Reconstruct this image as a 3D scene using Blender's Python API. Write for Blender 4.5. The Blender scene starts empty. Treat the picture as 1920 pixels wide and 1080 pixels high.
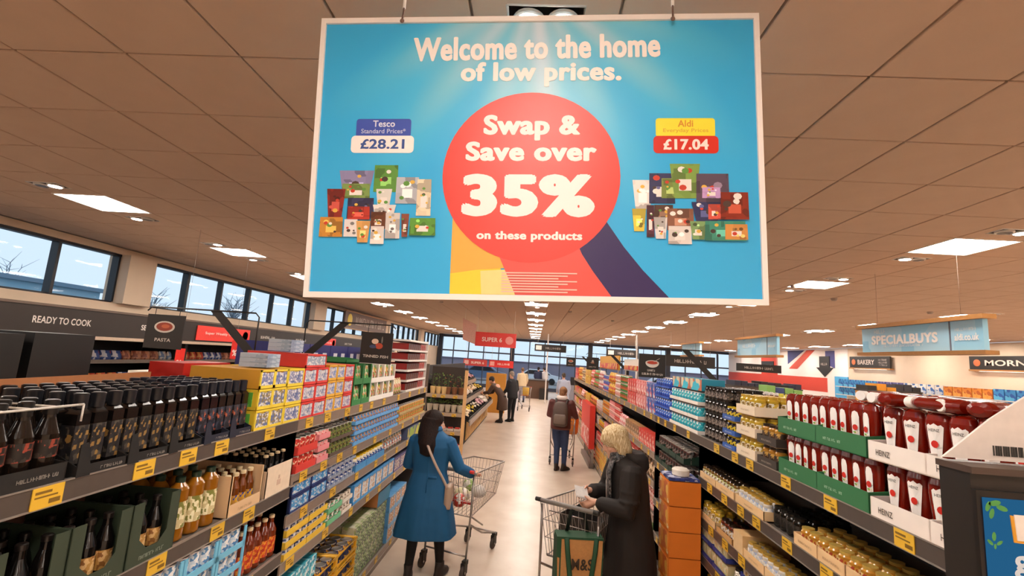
import bpy, math, random
from mathutils import Vector, Matrix
random.seed(7)
PI = math.pi
C = bpy.context.scene.collection
sc = bpy.context.scene

# ---------------------------------------------------------------- camera, world, exposure
CAM_H = 2.22
yaw, pitch, roll = math.radians(-3.30), math.radians(8.43), math.radians(3.83)
fwd = Vector((math.sin(yaw)*math.cos(pitch), math.cos(yaw)*math.cos(pitch), math.sin(pitch)))
r0 = Vector((math.cos(yaw), -math.sin(yaw), 0)); u0 = r0.cross(fwd)
rt = r0*math.cos(roll) + u0*math.sin(roll); up = u0*math.cos(roll) - r0*math.sin(roll)
cd = bpy.data.cameras.new('camera'); cam = bpy.data.objects.new('camera', cd); C.objects.link(cam)
cd.sensor_width = 36; cd.lens = 36*879/1920; cd.clip_start = 0.05; cd.clip_end = 300
cam.matrix_world = Matrix(((rt.x, up.x, -fwd.x, 0), (rt.y, up.y, -fwd.y, 0), (rt.z, up.z, -fwd.z, CAM_H), (0, 0, 0, 1)))
sc.camera = cam
w = bpy.data.worlds.new('overcast_sky'); sc.world = w; w.use_nodes = True
bg = w.node_tree.nodes['Background']; bg.inputs[0].default_value = (0.72, 0.86, 1.0, 1); bg.inputs[1].default_value = 1.1
sc.view_settings.view_transform = 'Standard'; sc.view_settings.look = 'None'
sc.view_settings.exposure = 0.0; sc.view_settings.gamma = 1; sc.view_settings.use_curve_mapping = False
PANEL_E = 42.0      # strength of the ceiling light panels
SPOT_E = 80.0       # lit lamp of each twin downlight
LAMP_COL = (1.0, 0.90, 0.80)

# ---------------------------------------------------------------- materials
def lin(h):
    h = h.lstrip('#'); o = []
    for i in (0, 2, 4):
        c = int(h[i:i+2], 16)/255; o.append(c/12.92 if c <= 0.04045 else ((c+0.055)/1.055)**2.4)
    return (*o, 1)
_m = {}
def M(hexc, rough=0.5, metal=0.0, var=0.06, emit=0, alpha=None, scale=30):
    k = (hexc, rough, metal, var, emit, alpha, scale)
    if k in _m: return _m[k]
    m = bpy.data.materials.new('mat_'+hexc.strip('#')); m.use_nodes = True; nt = m.node_tree
    b = nt.nodes['Principled BSDF']; b.inputs['Roughness'].default_value = rough; b.inputs['Metallic'].default_value = metal
    col = lin(hexc)
    if var:
        tc = nt.nodes.new('ShaderNodeTexCoord'); n = nt.nodes.new('ShaderNodeTexNoise'); n.inputs['Scale'].default_value = scale
        nt.links.new(tc.outputs['Object'], n.inputs['Vector'])
        r = nt.nodes.new('ShaderNodeMapRange'); r.inputs['To Min'].default_value = 1-var*2; r.inputs['To Max'].default_value = 1+var*2
        nt.links.new(n.outputs['Fac'], r.inputs['Value'])
        mx = nt.nodes.new('ShaderNodeVectorMath'); mx.operation = 'SCALE'; mx.inputs[0].default_value = col[:3]
        nt.links.new(r.outputs[0], mx.inputs['Scale']); nt.links.new(mx.outputs[0], b.inputs['Base Color'])
    else: b.inputs['Base Color'].default_value = col
    if emit:
        b.inputs['Emission Color'].default_value = col; b.inputs['Emission Strength'].default_value = emit
    if alpha is not None: b.inputs['Alpha'].default_value = alpha
    _m[k] = m; return m
def PR(*cols, s=60, rough=0.4, st=(1, 1, 1)):
    """printed packaging: cells picked from a palette, object space"""
    k = ('pr', cols, s, rough, st)
    if k in _m: return _m[k]
    m = bpy.data.materials.new('print'); m.use_nodes = True; nt = m.node_tree
    b = nt.nodes['Principled BSDF']; b.inputs['Roughness'].default_value = rough
    tc = nt.nodes.new('ShaderNodeTexCoord'); mp = nt.nodes.new('ShaderNodeMapping'); mp.inputs['Scale'].default_value = st
    v = nt.nodes.new('ShaderNodeTexVoronoi'); v.inputs['Scale'].default_value = s; v.distance = 'CHEBYCHEV'
    nt.links.new(tc.outputs['Object'], mp.inputs[0]); nt.links.new(mp.outputs[0], v.inputs['Vector'])
    sp = nt.nodes.new('ShaderNodeSeparateColor'); nt.links.new(v.outputs['Color'], sp.inputs[0])
    cr = nt.nodes.new('ShaderNodeValToRGB'); cr.color_ramp.interpolation = 'CONSTANT'; e = cr.color_ramp.elements
    while len(e) < len(cols): e.new(0.5)
    for i, c in enumerate(cols): e[i].position = i/len(cols); e[i].color = lin(c)
    nt.links.new(sp.outputs[0], cr.inputs[0]); nt.links.new(cr.outputs[0], b.inputs['Base Color'])
    _m[k] = m; return m
def glassmat(name, tint, gl=0.12):
    m = bpy.data.materials.new(name); m.use_nodes = True; nt = m.node_tree; nt.nodes.clear()
    o = nt.nodes.new('ShaderNodeOutputMaterial'); t = nt.nodes.new('ShaderNodeBsdfTransparent'); g = nt.nodes.new('ShaderNodeBsdfGlossy')
    t.inputs[0].default_value = (*tint, 1); g.inputs['Roughness'].default_value = 0.03
    x = nt.nodes.new('ShaderNodeMixShader'); f = nt.nodes.new('ShaderNodeFresnel'); f.inputs[0].default_value = 1.45
    ge = nt.nodes.new('ShaderNodeNewGeometry'); sb = nt.nodes.new('ShaderNodeMath'); sb.operation = 'SUBTRACT'; sb.inputs[0].default_value = 1; nt.links.new(ge.outputs['Backfacing'], sb.inputs[1])
    mu = nt.nodes.new('ShaderNodeMath'); mu.operation = 'MULTIPLY'; nt.links.new(f.outputs[0], mu.inputs[0]); nt.links.new(sb.outputs[0], mu.inputs[1]); nt.links.new(mu.outputs[0], x.inputs[0]); nt.links.new(t.outputs[0], x.inputs[1]); nt.links.new(g.outputs[0], x.inputs[2]); nt.links.new(x.outputs[0], o.inputs[0])
    return m
GLASS = glassmat('window_glass', (0.95, 0.98, 1))
CLEAR = glassmat('clear_plastic', (0.86, 0.88, 0.88))

# ---------------------------------------------------------------- mesh helpers
class MB:
    def __init__(s): s.v = []; s.f = []; s.mi = []; s.sm = []; s.mats = []
    def mid(s, m):
        if m not in s.mats: s.mats.append(m)
        return s.mats.index(m)
    def add(s, v, f, m, smooth=False, T=None):
        b = len(s.v); i = s.mid(m)
        s.v += [tuple(T @ Vector(p)) for p in v] if T is not None else [tuple(p) for p in v]
        for q in f: s.f.append(tuple(b+k for k in q)); s.mi.append(i); s.sm.append(smooth)
        return s
    def box(s, x0, x1, y0, y1, z0, z1, m, T=None, mf=None):
        v = [(x0, y0, z0), (x1, y0, z0), (x1, y1, z0), (x0, y1, z0), (x0, y0, z1), (x1, y0, z1), (x1, y1, z1), (x0, y1, z1)]
        if mf is not None:
            s.add(v, [(0, 3, 2, 1), (4, 5, 6, 7), (1, 2, 6, 5), (2, 3, 7, 6), (3, 0, 4, 7)], m, False, T)
            return s.add(v, [(0, 1, 5, 4)], mf, False, T)
        return s.add(v, [(0, 3, 2, 1), (4, 5, 6, 7), (0, 1, 5, 4), (1, 2, 6, 5), (2, 3, 7, 6), (3, 0, 4, 7)], m, False, T)
    def lathe(s, prof, ms, n=12, cx=0, cy=0, ey=1.0, T=None, smooth=True, rot=0):
        """prof [(r,z)...], ms one material or one per span"""
        if not isinstance(ms, (list, tuple)): ms = [ms]*(len(prof)-1)
        def ring(r, z): return [(cx+r*math.cos(2*PI*k/n+rot), cy+ey*r*math.sin(2*PI*k/n+rot), z) for k in range(n)]
        for i in range(len(prof)-1):
            a, b = prof[i], prof[i+1]
            s.add(ring(*a)+ring(*b), [(k, (k+1) % n, n+(k+1) % n, n+k) for k in range(n)], ms[i], smooth, T)
        if prof[0][0] > 0: s.add(ring(*prof[0]), [tuple(range(n-1, -1, -1))], ms[0], False, T)
        if prof[-1][0] > 0: s.add(ring(*prof[-1]), [tuple(range(n))], ms[-1], False, T)
        return s
    def loft(s, rings, m, smooth=True, T=None):
        """closed tube through rings of points"""
        n = len(rings[0]); v = [p for r in rings for p in r]; f = []
        for i in range(len(rings)-1):
            f += [(i*n+k, i*n+(k+1) % n, (i+1)*n+(k+1) % n, (i+1)*n+k) for k in range(n)]
        f += [tuple(range(n-1, -1, -1)), tuple((len(rings)-1)*n+k for k in range(n))]
        return s.add(v, f, m, smooth, T)
    def rod(s, pts, r, m, n=6, T=None, smooth=True):
        """tube along pts; r number or list; entries may be (a,b)"""
        P = [Vector(p) for p in pts]; rs = r if isinstance(r, list) else [r]*len(P); rings = []; pu = None
        for i, p in enumerate(P):
            d = (P[min(i+1, len(P)-1)]-P[max(i-1, 0)]).normalized()
            ref = Vector((0, 1, 0)) if abs(d.z) > 0.7 else Vector((0, 0, 1))
            u = d.cross(ref).normalized() if pu is None else (pu-d*pu.dot(d)).normalized()
            pu = u; v = d.cross(u)
            a, b = rs[i] if isinstance(rs[i], tuple) else (rs[i], rs[i])
            rings.append([p+u*(a*math.cos(2*PI*k/n))+v*(b*math.sin(2*PI*k/n)) for k in range(n)])
        return s.loft(rings, m, smooth, T)
    def ell(s, c, r, m, T=None, n=14, k=9):
        c = Vector(c); rings = []
        for i in range(k):
            a = -PI/2+PI*(i+0.5)/k if 0 < i < k-1 else (-PI/2+0.12 if i == 0 else PI/2-0.12)
            rings.append([c+Vector((r[0]*math.cos(a)*math.cos(2*PI*j/n), r[1]*math.cos(a)*math.sin(2*PI*j/n), r[2]*math.sin(a))) for j in range(n)])
        return s.loft(rings, m, True, T)
    def prism(s, pts, d, m, T=None, axis='y', mside=None):
        """flat outline (x,z) extruded along y from 0 to d"""
        n = len(pts); v = [(p[0], 0, p[1]) for p in pts]+[(p[0], d, p[1]) for p in pts]
        s.add(v, [tuple(range(n)), tuple(range(2*n-1, n-1, -1))], m, False, T)
        return s.add(v, [(k, n+k, n+(k+1) % n, (k+1) % n) for k in range(n)], mside or m, False, T)
    def mesh(s, name):
        me = bpy.data.meshes.new(name); me.from_pydata(s.v, [], s.f)
        for m in s.mats: me.materials.append(m)
        me.polygons.foreach_set('material_index', s.mi); me.polygons.foreach_set('use_smooth', s.sm); me.update()
        return me
def ob(name, me, parent=None, loc=(0, 0, 0), rz=0.0, label=None, cat=None, group=None, kind=None, mat=None):
    if isinstance(me, MB): me = me.mesh(name)
    o = bpy.data.objects.new(name, me); C.objects.link(o)
    if parent: o.parent = parent
    if mat is not None: o.matrix_basis = mat
    else: o.location = loc; o.rotation_euler = (0, 0, rz)
    if label: o['label'] = label
    if cat: o['category'] = cat
    if group: o['group'] = group
    if kind: o['kind'] = kind
    return o
def thing(name, label, cat, loc=(0, 0, 0), rz=0.0, group=None, mat=None):
    return ob(name, None, None, loc, rz, label, cat, group, None, mat)
def struct(name, me, parent=None):
    return ob(name, me, parent, kind='structure' if parent is None else None)
_t = {}
def textmesh(s, hexc, bold=0.02, w=1.0, h=1.0, rough=0.5, spacing=1.0):
    """flat lettering scaled to width w and height h, centred, facing -Y; bold thickens the strokes by offset copies"""
    k = (s, hexc, bold, w, h, spacing)
    if k in _t: return _t[k]
    c = bpy.data.curves.new('lettering', 'FONT'); c.body = s; c.offset = min(bold, .012); c.resolution_u = 4; c.space_character = spacing*(1+bold*1.5)
    c.align_x = 'CENTER'
    o = bpy.data.objects.new('tmp', c); C.objects.link(o)
    dg = bpy.context.evaluated_depsgraph_get(); me = bpy.data.meshes.new_from_object(o.evaluated_get(dg)); bpy.data.objects.remove(o)
    V0 = [tuple(v.co) for v in me.vertices]; F0 = [tuple(p.vertices) for p in me.polygons]; bpy.data.meshes.remove(me)
    d = max(0, bold-.012)*1.1; offs = [(0, 0)] if d <= 0 else [(-d, 0), (d, 0), (0, -d*.7), (0, d*.7), (-d*.7, d*.5), (d*.7, d*.5), (-d*.7, -d*.5), (d*.7, -d*.5)]
    vs = []; fs = []
    for n, (dx, dz) in enumerate(offs):
        b0 = len(vs); vs += [(x+dx, n*.00004, y+dz) for x, y, _ in V0]; fs += [tuple(b0+i for i in f) for f in F0]
    xs = [v[0] for v in vs]; zs_ = [v[2] for v in vs]; x0, x1, y0, y1 = min(xs), max(xs), min(zs_), max(zs_)
    vs = [((v[0]-(x0+x1)/2)/(x1-x0)*w, v[1], (v[2]-(y0+y1)/2)/(y1-y0)*h) for v in vs]
    me = bpy.data.meshes.new('lettering'); me.from_pydata(vs, [], fs); me.update()
    me.materials.clear(); me.materials.append(M(hexc, rough, var=0)); _t[k] = me
    return me

_s = {}
def strokes(w, h, hexc, n=None, seed=1):
    """a line of print too blurred to read: uneven upright marks, facing -Y"""
    k = (round(w, 3), round(h, 3), hexc, seed)
    if k in _s: return _s[k]
    g = random.Random(seed); b = MB(); x = -w/2; m = M(hexc, .5, var=0)
    while x < w/2-h*.3:
        t = h*g.uniform(.12, .2); q = h*g.uniform(.35, .75)
        if g.random() < .15: x += h*.5; continue
        b.add([(x, 0, -h/2), (x+t, 0, -h/2), (x+t, 0, h/2), (x, 0, h/2)], [(0, 1, 2, 3)], m)
        z = g.choice((-h/2, -h*.1, h*.35)); b.add([(x+t, 0, z), (x+q, 0, z), (x+q, 0, z+h*.15), (x+t, 0, z+h*.15)], [(0, 1, 2, 3)], m)
        if g.random() < .5: b.add([(x+q-t, 0, -h/2), (x+q, 0, -h/2), (x+q, 0, h*.4), (x+q-t, 0, h*.4)], [(0, 1, 2, 3)], m)
        x += q+h*.16
    me = b.mesh('lettering'); _s[k] = me; return me
ORD = ['first', 'second', 'third', 'fourth', 'fifth', 'sixth', 'seventh', 'eighth', 'ninth', 'tenth', 'eleventh', 'twelfth', 'thirteenth', 'fourteenth', 'fifteenth', 'sixteenth', 'seventeenth', 'eighteenth']
def which(label, i, k, l, lev):
    """adds the place in its row, so that one bottle can be told from the next"""
    lay = '' if lev == 1 else (', bottom layer' if l == 0 else ', top layer' if l == lev-1 else ', middle layer' if lev == 3 else ', %s layer up' % ORD[l])
    for s in (', %s from the near end%s' % (ORD[i], lay), ', %s along%s' % (ORD[i], lay), ', %s along' % ORD[i]) if k == 0 else (', %s row back, %s along%s' % (ORD[k], ORD[i], lay), ', %s row back, %s along' % (ORD[k], ORD[i]), ', %s row back' % ORD[k], ', behind the front row'):
        if len((label+s).replace('-', ' ').split()) <= 16: return label+s
    return label
# ---------------------------------------------------------------- the building
XL, XR, YN, YF, HC = -7.0, 13.6, -9.4, 34.0, 3.6
def floor_mat():
    m = bpy.data.materials.new('vinyl_floor'); m.use_nodes = True; nt = m.node_tree; b = nt.nodes['Principled BSDF']
    tc = nt.nodes.new('ShaderNodeTexCoord'); n = nt.nodes.new('ShaderNodeTexNoise'); n.inputs['Scale'].default_value = 2.2; n.inputs['Detail'].default_value = 5
    cr = nt.nodes.new('ShaderNodeValToRGB'); e = cr.color_ramp.elements; e[0].position = .3; e[0].color = lin('#cbb6a2'); e[1].position = .7; e[1].color = lin('#dccbb9')
    nt.links.new(tc.outputs['Object'], n.inputs['Vector']); nt.links.new(n.outputs[0], cr.inputs[0]); nt.links.new(cr.outputs[0], b.inputs['Base Color'])
    b.inputs['Roughness'].default_value = 0.32; return m
WALL = M('#d9c3ab', 0.8, var=.03, scale=3)
f = MB(); f.box(XL-.2, XR+.2, YN, YF+.2, -.12, 0, floor_mat()); struct('floor', f)
# left wall: solid below the window band, glazed from 2.7 to 3.5
wl = MB(); wl.box(XL-.25, XL, YN, YF, 0, 2.68, WALL); wl.box(XL-.25, XL, YN, YF, 3.5, HC, WALL)
PIERS = [(YN, YN+.5), (7.42, 7.98), (14.2, 15.0), (21.1, 21.9), (28, 28.8)]
for a, b in PIERS: wl.box(XL-.25, XL+.12, a, b, 2.68, 3.5, WALL)
struct('wall_left', wl)
FR = M('#171b24', 0.4, var=.02)
wi = 0
for (a, b) in ((YN+.5, 7.42), (7.98, 14.2), (15.0, 21.1), (21.9, 28), (28.8, YF)):
    wi += 1; fr = MB(); fr.box(XL-.16, XL-.08, a, b, 2.66, 2.71, FR); fr.box(XL-.16, XL-.04, a, b, 3.46, 3.56, FR)
    W = ob('window_%d' % wi, None, kind='structure')
    n = max(1, round((b-a)/1.05)); st = (b-a)/n
    for k in range(n+1):
        t = .07 if (k+wi) % 2 else .045
        y = a+k*st; fr.box(XL-.17, XL-.05, max(a, y-t/2), min(b, y+t/2), 2.7, 3.5, FR)
    ob('window_frame', fr, W)
    for k in range(n):
        p = MB(); p.box(XL-.125, XL-.119, a+k*st+.02, a+(k+1)*st-.02, 2.7, 3.47, GLASS); ob('pane', p, W)
# right wall with the flag mural
wr = MB(); wr.box(XR, XR+.2, YN, YF, 0, HC, WALL); struct('wall_right', wr)
wn = MB(); wn.box(XL, XR, YN-.2, YN, 0, HC, WALL); struct('wall_near', wn)
# far wall: glazed front
GF = M('#3c4356', 0.4, var=.02)
gw = ob('window_6', None, kind='structure'); g = MB()
g.box(XL, XR, YF-.05, YF+.1, 3.42, HC, GF); g.box(XL, XR, YF-.02, YF+.06, 2.42, 2.52, GF); g.box(XL, XR, YF-.02, YF+.06, 0, .25, GF)
ob('window_frame', g, gw)
x = XL
while x < XR:
    p = MB(); p.box(x-.035, x+.035, YF-.04, YF+.08, .25, 3.42, GF); ob('mullion', p, gw)
    p = MB(); p.box(x+.035, min(XR, x+1.06), YF, YF+.008, .25, 3.42, GLASS); ob('pane', p, gw); x += 1.1
for i, cx in enumerate((-7+.2, -1.63, 3.9, 9.3)):
    c_ = MB(); c_.box(cx-.14, cx+.14, YF-.45, YF-.1, 0, HC, M('#262a36', .5)); struct('trim_%d' % (i+1), c_)
# ceiling: slab and a grid of recessed tiles
slab = MB(); slab.box(XL-.25, XR+.2, YN-.2, YF+.2, HC+.03, HC+.2, M('#a8917e', .9)); 
ceil = struct('ceiling', slab)
TX0, TY0, T = -1.54, 2.06, .6
PX = [-4.84, -.04, 4.16, 8.36, 12.56]; PY = [4.76+2.4*k for k in range(-5, 12)]  # unseen rows behind the camera, added for more frontal light on the poster
TILE = M('#c0a48e', .9, var=.03, scale=5)
panels = {(round((x-TX0-.3)/T), round((y-TY0-.3)/T)) for x in PX for y in PY}
tm = MB(); g_ = .006
for (i, a) in ((0, g_),):
    v = [(a, a, .004), (T-a, a, .004), (T-a, T-a, .004), (a, T-a, .004), (a*1.6, a*1.6, 0), (T-a*1.6, a*1.6, 0), (T-a*1.6, T-a*1.6, 0), (a*1.6, T-a*1.6, 0), (a, a, .03), (T-a, a, .03), (T-a, T-a, .03), (a, T-a, .03)]
    tm.add(v, [(7, 6, 5, 4), (0, 4, 5, 1), (1, 5, 6, 2), (2, 6, 7, 3), (3, 7, 4, 0), (8, 0, 1, 9), (9, 1, 2, 10), (10, 2, 3, 11), (11, 3, 0, 8)], TILE)
tmesh = tm.mesh('ceiling_tile')
cells = []
for i in range(math.floor((XL-TX0)/T), math.ceil((XR-TX0)/T)):
    for j in range(math.floor((YN-TY0)/T), math.ceil((YF-TY0)/T)):
        x, y = TX0+i*T, TY0+j*T
        if x < XL-.3 or x+T > XR+.3 or y+T > YF+.1 or (i, j) in panels: continue
        vx = (x+.3)/max(.1, y+.3); inview = y > 1.4 and -1.08 < vx < 1.15
        cells.append((0 if inview else 1, (x+.3)**2+(y+.3)**2, x, y))
cells.sort(); rest = MB()
for n, (_, _, x, y) in enumerate(cells):
    if n < 299: ob('ceiling_tile', tmesh, ceil, (x, y, HC))
    else: rest.add([(p[0]+x, p[1]+y, p[2]+HC) for p in tm.v], tm.f, TILE)
o = ob('ceiling_tiles', rest, ceil); o['kind'] = 'stuff'
# light panels and twin downlights
def emat(name, col, e):
    m = bpy.data.materials.new(name); m.use_nodes = True; nt = m.node_tree; nt.nodes.clear()
    o = nt.nodes.new('ShaderNodeOutputMaterial'); k = nt.nodes.new('ShaderNodeEmission'); k.inputs[0].default_value = (*col, 1); k.inputs[1].default_value = e
    nt.links.new(k.outputs[0], o.inputs[0]); return m
PE = emat('lamp_panel', LAMP_COL, PANEL_E); SE = emat('lamp_bulb', LAMP_COL, SPOT_E)
WH = M('#e9e2da', .5, var=.02); DK = M('#191512', .5, var=.02)
fm = MB()
for q in ((-.3, .3, -.3, -.285), (-.3, .3, .285, .3), (-.3, -.285, -.285, .285), (.285, .3, -.285, .285)): fm.box(*q, -.004, .02, WH)
fm = fm.mesh('frame'); dm = MB(); dm.box(-.285, .285, -.285, .285, .002, .01, PE); dm = dm.mesh('diffuser')
hm = MB(); hm.box(-.15, .15, -.075, .075, .0, .02, DK); hm.rod([(-.155, -.08, 0), (.155, -.08, 0), (.155, .08, 0), (-.155, .08, 0), (-.155, -.08, 0)], .006, WH, 4); hm = hm.mesh('housing')
def ringmesh(lit):
    b = MB(); b.lathe([(.066, .0), (.066, -.012), (.055, -.014)], WH, 20); b.lathe([(.0, -.0155), (.052, -.0155)], SE if lit else M('#3a322c', .3), 20)
    b.f = [tuple(reversed(q)) for q in b.f]; return b.mesh('lamp')
lit, unlit = ringmesh(True), ringmesh(False)
colname = ['left-hand', 'centre-aisle', 'right-of-centre', 'right-hand', 'far right']
for ci, x in enumerate(PX):
    for ri, y in enumerate(PY):
        if True:
            t = thing('ceiling_light_panel', 'square white light panel, %s row, number %d from the camera' % (colname[ci], ri-4) if 5 <= ri < 10 else 'square white light panel of the %s row, unseen above or behind the camera' % colname[ci] if ri < 5 else 'small bright square ceiling panel far down the %s row' % colname[ci], 'ceiling light', (x, y, HC), group='square ceiling light panels')
            ob('frame', fm, t); ob('diffuser', dm, t)
        if ri > 12: continue
        for sgn in (-1, 1):
            yy = y+sgn*.56
            if yy < .5 or (x == PX[1] and 1.5 < yy < 1.9): continue
            d = thing('twin_downlight', 'black twin downlight %s the %s light panel number %d from the camera' % ('before' if sgn < 0 else 'beyond', colname[ci], ri-4), 'downlight', (x-.04, yy, HC), group='twin downlights beside the panels')
            ob('housing', hm, d); ob('lamp', lit if sgn*(1 if ci % 2 else -1) > 0 else unlit, d, (.07, 0, 0)); ob('lamp', unlit if sgn*(1 if ci % 2 else -1) > 0 else lit, d, (-.07, 0, 0))
d = thing('twin_downlight', 'black twin downlight with two round lamps just above the hanging poster', 'downlight', (-.035, 1.745, HC)); ob('housing', hm, d); ob('lamp', lit, d, (.07, 0, 0)); ob('lamp', lit, d, (-.07, 0, 0))
for i, (x, y) in enumerate(((3.9, 7.3), (5.1, 8.3), (.9, 13), (-1.3, 9), (7.4, 9.2), (2.4, 15), (-2.6, 12.5))):
    b = MB(); b.lathe([(.05, 0), (.05, -.02), (.035, -.045), (.0, -.05)], M('#a8988c', .6), 12); b.f = [tuple(reversed(q)) for q in b.f]
    ob('smoke_detector', b, None, (x, y, HC), label='small round grey detector on the ceiling, %s' % ['above the right shelves', 'right of the fourth light', 'over the centre aisle', 'left of the centre lights', 'over the right-hand aisles', 'far over the right shelves', 'far over the left shelves'][i], cat='smoke detector')
# outside
gr = MB(); gr.box(-120, 150, -60, 160, -.35, -.2, M('#8b8d90', .9)); ob('ground', gr, kind='structure')
def outbuilding(name, x0, x1, y0, y1, h, col, label):
    t = thing(name, label, 'building'); b = MB(); b.box(x0, x1, y0, y1, -.2, h, M(col, .8)); ob('wall', b, t)
    b = MB(); b.box(x0-.3, x1+.3, y0-.3, y1+.3, h, h+.25, M('#6f8ba0', .7)); ob('roof', b, t)
    for k in range(int((y1-y0)/4)):
        b = MB(); b.box(x1, x1+.05, y0+1+k*4, y0+3+k*4, h-2, h-.8, M('#39506a', .3)); ob('window', b, t)
outbuilding('warehouse', -42, -30, 17, 30.5, 4.75, '#8fb8cc', 'pale blue low warehouse seen through the left windows')
def tree(x, y, h, label, seed):
    random.seed(seed); t = thing('bare_tree', label, 'tree', (x, y, -.2)); b = MB(); hazy_bark = M('#8a9cab', .9)  # pale blue grey: distance haze put into the bark colour
    b.rod([(0, 0, 0), (.1, .1, h*.5), (0, 0, h*.72)], [.22, .15, .1], hazy_bark, 7); ob('trunk', b, t)
    b = MB()
    for k in range(46):
        a = random.uniform(0, 2*PI); z = random.uniform(.45, .75)*h; e = random.uniform(.25, 1.0); L = random.uniform(.2, .42)*h
        p = Vector((0, 0, z)); q = p+Vector((math.cos(a)*L*.5*e, math.sin(a)*L*.5*e, L*.5)); r = q+Vector((math.cos(a+.6)*L*.3, math.sin(a+.6)*L*.3, L*.3))
        b.rod([p, q, r], [.045, .03, .01], hazy_bark, 4); b.rod([q, q+(r-q).cross(Vector((0, 0, 1)))*.8+Vector((0, 0, .3))], [.025, .008], hazy_bark, 4)
    ob('branches', b, t)
tree(-28, 42.0, 6.6, 'bare leafless tree outside the left windows, the larger one', 1)
tree(-27, 31.5, 5.6, 'small bare tree beside the pale warehouse outside', 2)
tree(-46, 38, 8.0, 'bare tree behind the warehouse at the far left window', 3)
hd = MB(); hd.box(-14, 45, 52, 53, -.2, 1.75, M('#8f8796', .9)); hd.box(-14.1, 45.1, 51.9, 53.1, 1.75, 1.86, M('#6c6675', .9))
ob('boundary_wall', hd, label='long grey mauve wall across the car park outside', cat='wall')
for i, (x, c) in enumerate(((-5, '#5c6f8c'), (0.5, '#e3e5ea'), (6.5, '#4a4a55'), (13, '#c9ccd4'))):
    t = thing('parked_car', '%s car parked outside beyond the glass front' % ['blue', 'white', 'dark grey', 'silver'][i], 'car', (x, 47, -.2))
    b = MB(); b.prism([(-2.1, .3), (2.1, .3), (2.15, .8), (1.3, .95), (.7, 1.4), (-1, 1.42), (-1.7, .95), (-2.15, .85)], 1.7, M(c, .3)); ob('body', b, t)
    b = MB(); b.prism([(1.15, .95), (.65, 1.34), (-.95, 1.35), (-1.5, .97)], .02, M('#20242c', .2), Matrix.Translation((0, -.02, 0))); ob('side_window', b, t)
    for sx in (-1.3, 1.3):
        b = MB(); b.rod([(sx, -.03, .32), (sx, .2, .32)], .32, M('#16161a', .8), 14); ob('wheel', b, t)
# ---------------------------------------------------------------- the hanging poster
def rotvec(w):
    a = math.sqrt(sum(k*k for k in w)); return Matrix.Rotation(a, 4, Vector(w))
SM = Matrix.Translation((-.04587, 1.4848, 2.8948)) @ rotvec((.04639, -.04217, .00164))
S_ = thing('hanging_poster', 'large blue hanging poster in a white frame reading Welcome to the home of low prices', 'poster', mat=SM)
def poster_mat():
    m = bpy.data.materials.new('poster_blue'); m.use_nodes = True; nt = m.node_tree; b = nt.nodes['Principled BSDF']; b.inputs['Roughness'].default_value = .35
    tc = nt.nodes.new('ShaderNodeTexCoord'); sp = nt.nodes.new('ShaderNodeSeparateXYZ'); nt.links.new(tc.outputs['Object'], sp.inputs[0])
    def mt(op, a, b_=None, c=None):
        n = nt.nodes.new('ShaderNodeMath'); n.operation = op
        for i, v in enumerate((a, b_, c)):
            if v is None: continue
            if isinstance(v, (int, float)): n.inputs[i].default_value = v
            else: nt.links.new(v, n.inputs[i])
        return n.outputs[0]
    x, z = sp.outputs[0], sp.outputs[2]
    ang = mt('ARCTAN2', x, mt('SUBTRACT', .62, z))           # printed sun rays fanning from above the top edge
    ray = mt('MULTIPLY', mt('ADD', mt('SINE', mt('MULTIPLY', ang, 17.0)), mt('SINE', mt('MULTIPLY_ADD', ang, 7.0, 1.2))), .10)
    d = mt('SQRT', mt('ADD', mt('MULTIPLY', x, x), mt('MULTIPLY', mt('MULTIPLY', mt('SUBTRACT', z, .5), .5), mt('SUBTRACT', z, .5))))
    v = mt('ADD', mt('SUBTRACT', .82, mt('MULTIPLY', d, 1.25)), ray)
    cr = nt.nodes.new('ShaderNodeValToRGB'); e = cr.color_ramp.elements
    e[0].position = 0; e[0].color = lin('#38b0e8'); e[1].position = .95; e[1].color = lin('#c9dceb')
    for p_, c_ in ((.28, '#4cbce8'), (.5, '#78c8e2'), (.68, '#9bcde0')): q = e.new(p_); q.color = lin(c_)
    nt.links.new(v, cr.inputs[0]); nt.links.new(cr.outputs[0], b.inputs['Base Color']); return m
W2, H2 = .75, .4917
b = MB(); b.box(-.735, .735, 0, .004, -.474, .474, poster_mat()); ob('printed_panel', b, S_)
b = MB(); wf = M('#f3ebe5', .45, var=.01)
for q in ((-W2, W2, -H2, -.473), (-W2, W2, .473, H2), (-W2, -.733, -.473, .473), (.733, W2, -.473, .473)): b.box(q[0], q[1], -.008, .012, q[2], q[3], wf)
ob('frame', b, S_)
def flat(name, pts, col, dy=-.001, rough=.4, mt=None):
    b = MB(); b.add([(p[0], dy, p[1]) for p in pts], [tuple(range(len(pts)))], mt or M(col, rough, var=.02)); return ob(name, b, S_)
def rrect(x0, x1, z0, z1, r, n=4):
    o = []
    for cx, cz, a in ((x1-r, z1-r, 0), (x0+r, z1-r, 90), (x0+r, z0+r, 180), (x1-r, z0+r, 270)):
        for k in range(n+1): t = math.radians(a+90*k/n); o.append((cx+r*math.cos(t), cz+r*math.sin(t)))
    return o
circ = [(-.006+.2955*math.cos(2*PI*k/64), -.0745+.2915*math.sin(2*PI*k/64)) for k in range(64)]
flat('yellow_panel', [(-.264, -.405), (-.264, -.472), (-.05, -.472), (-.10, -.385), (-.18, -.392)], '#f2d23c')
flat('orange_panel', [(-.262, -.19), (-.264, -.405), (-.18, -.392), (-.085, -.385), (-.085, -.28), (-.18, -.2)], '#ecae4a')
flat('red_stem', [(-.124, -.30), (-.05, -.472), (.26, -.472), (.215, -.41), (.155, -.30)], '#e0584f', -.0014)
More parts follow.
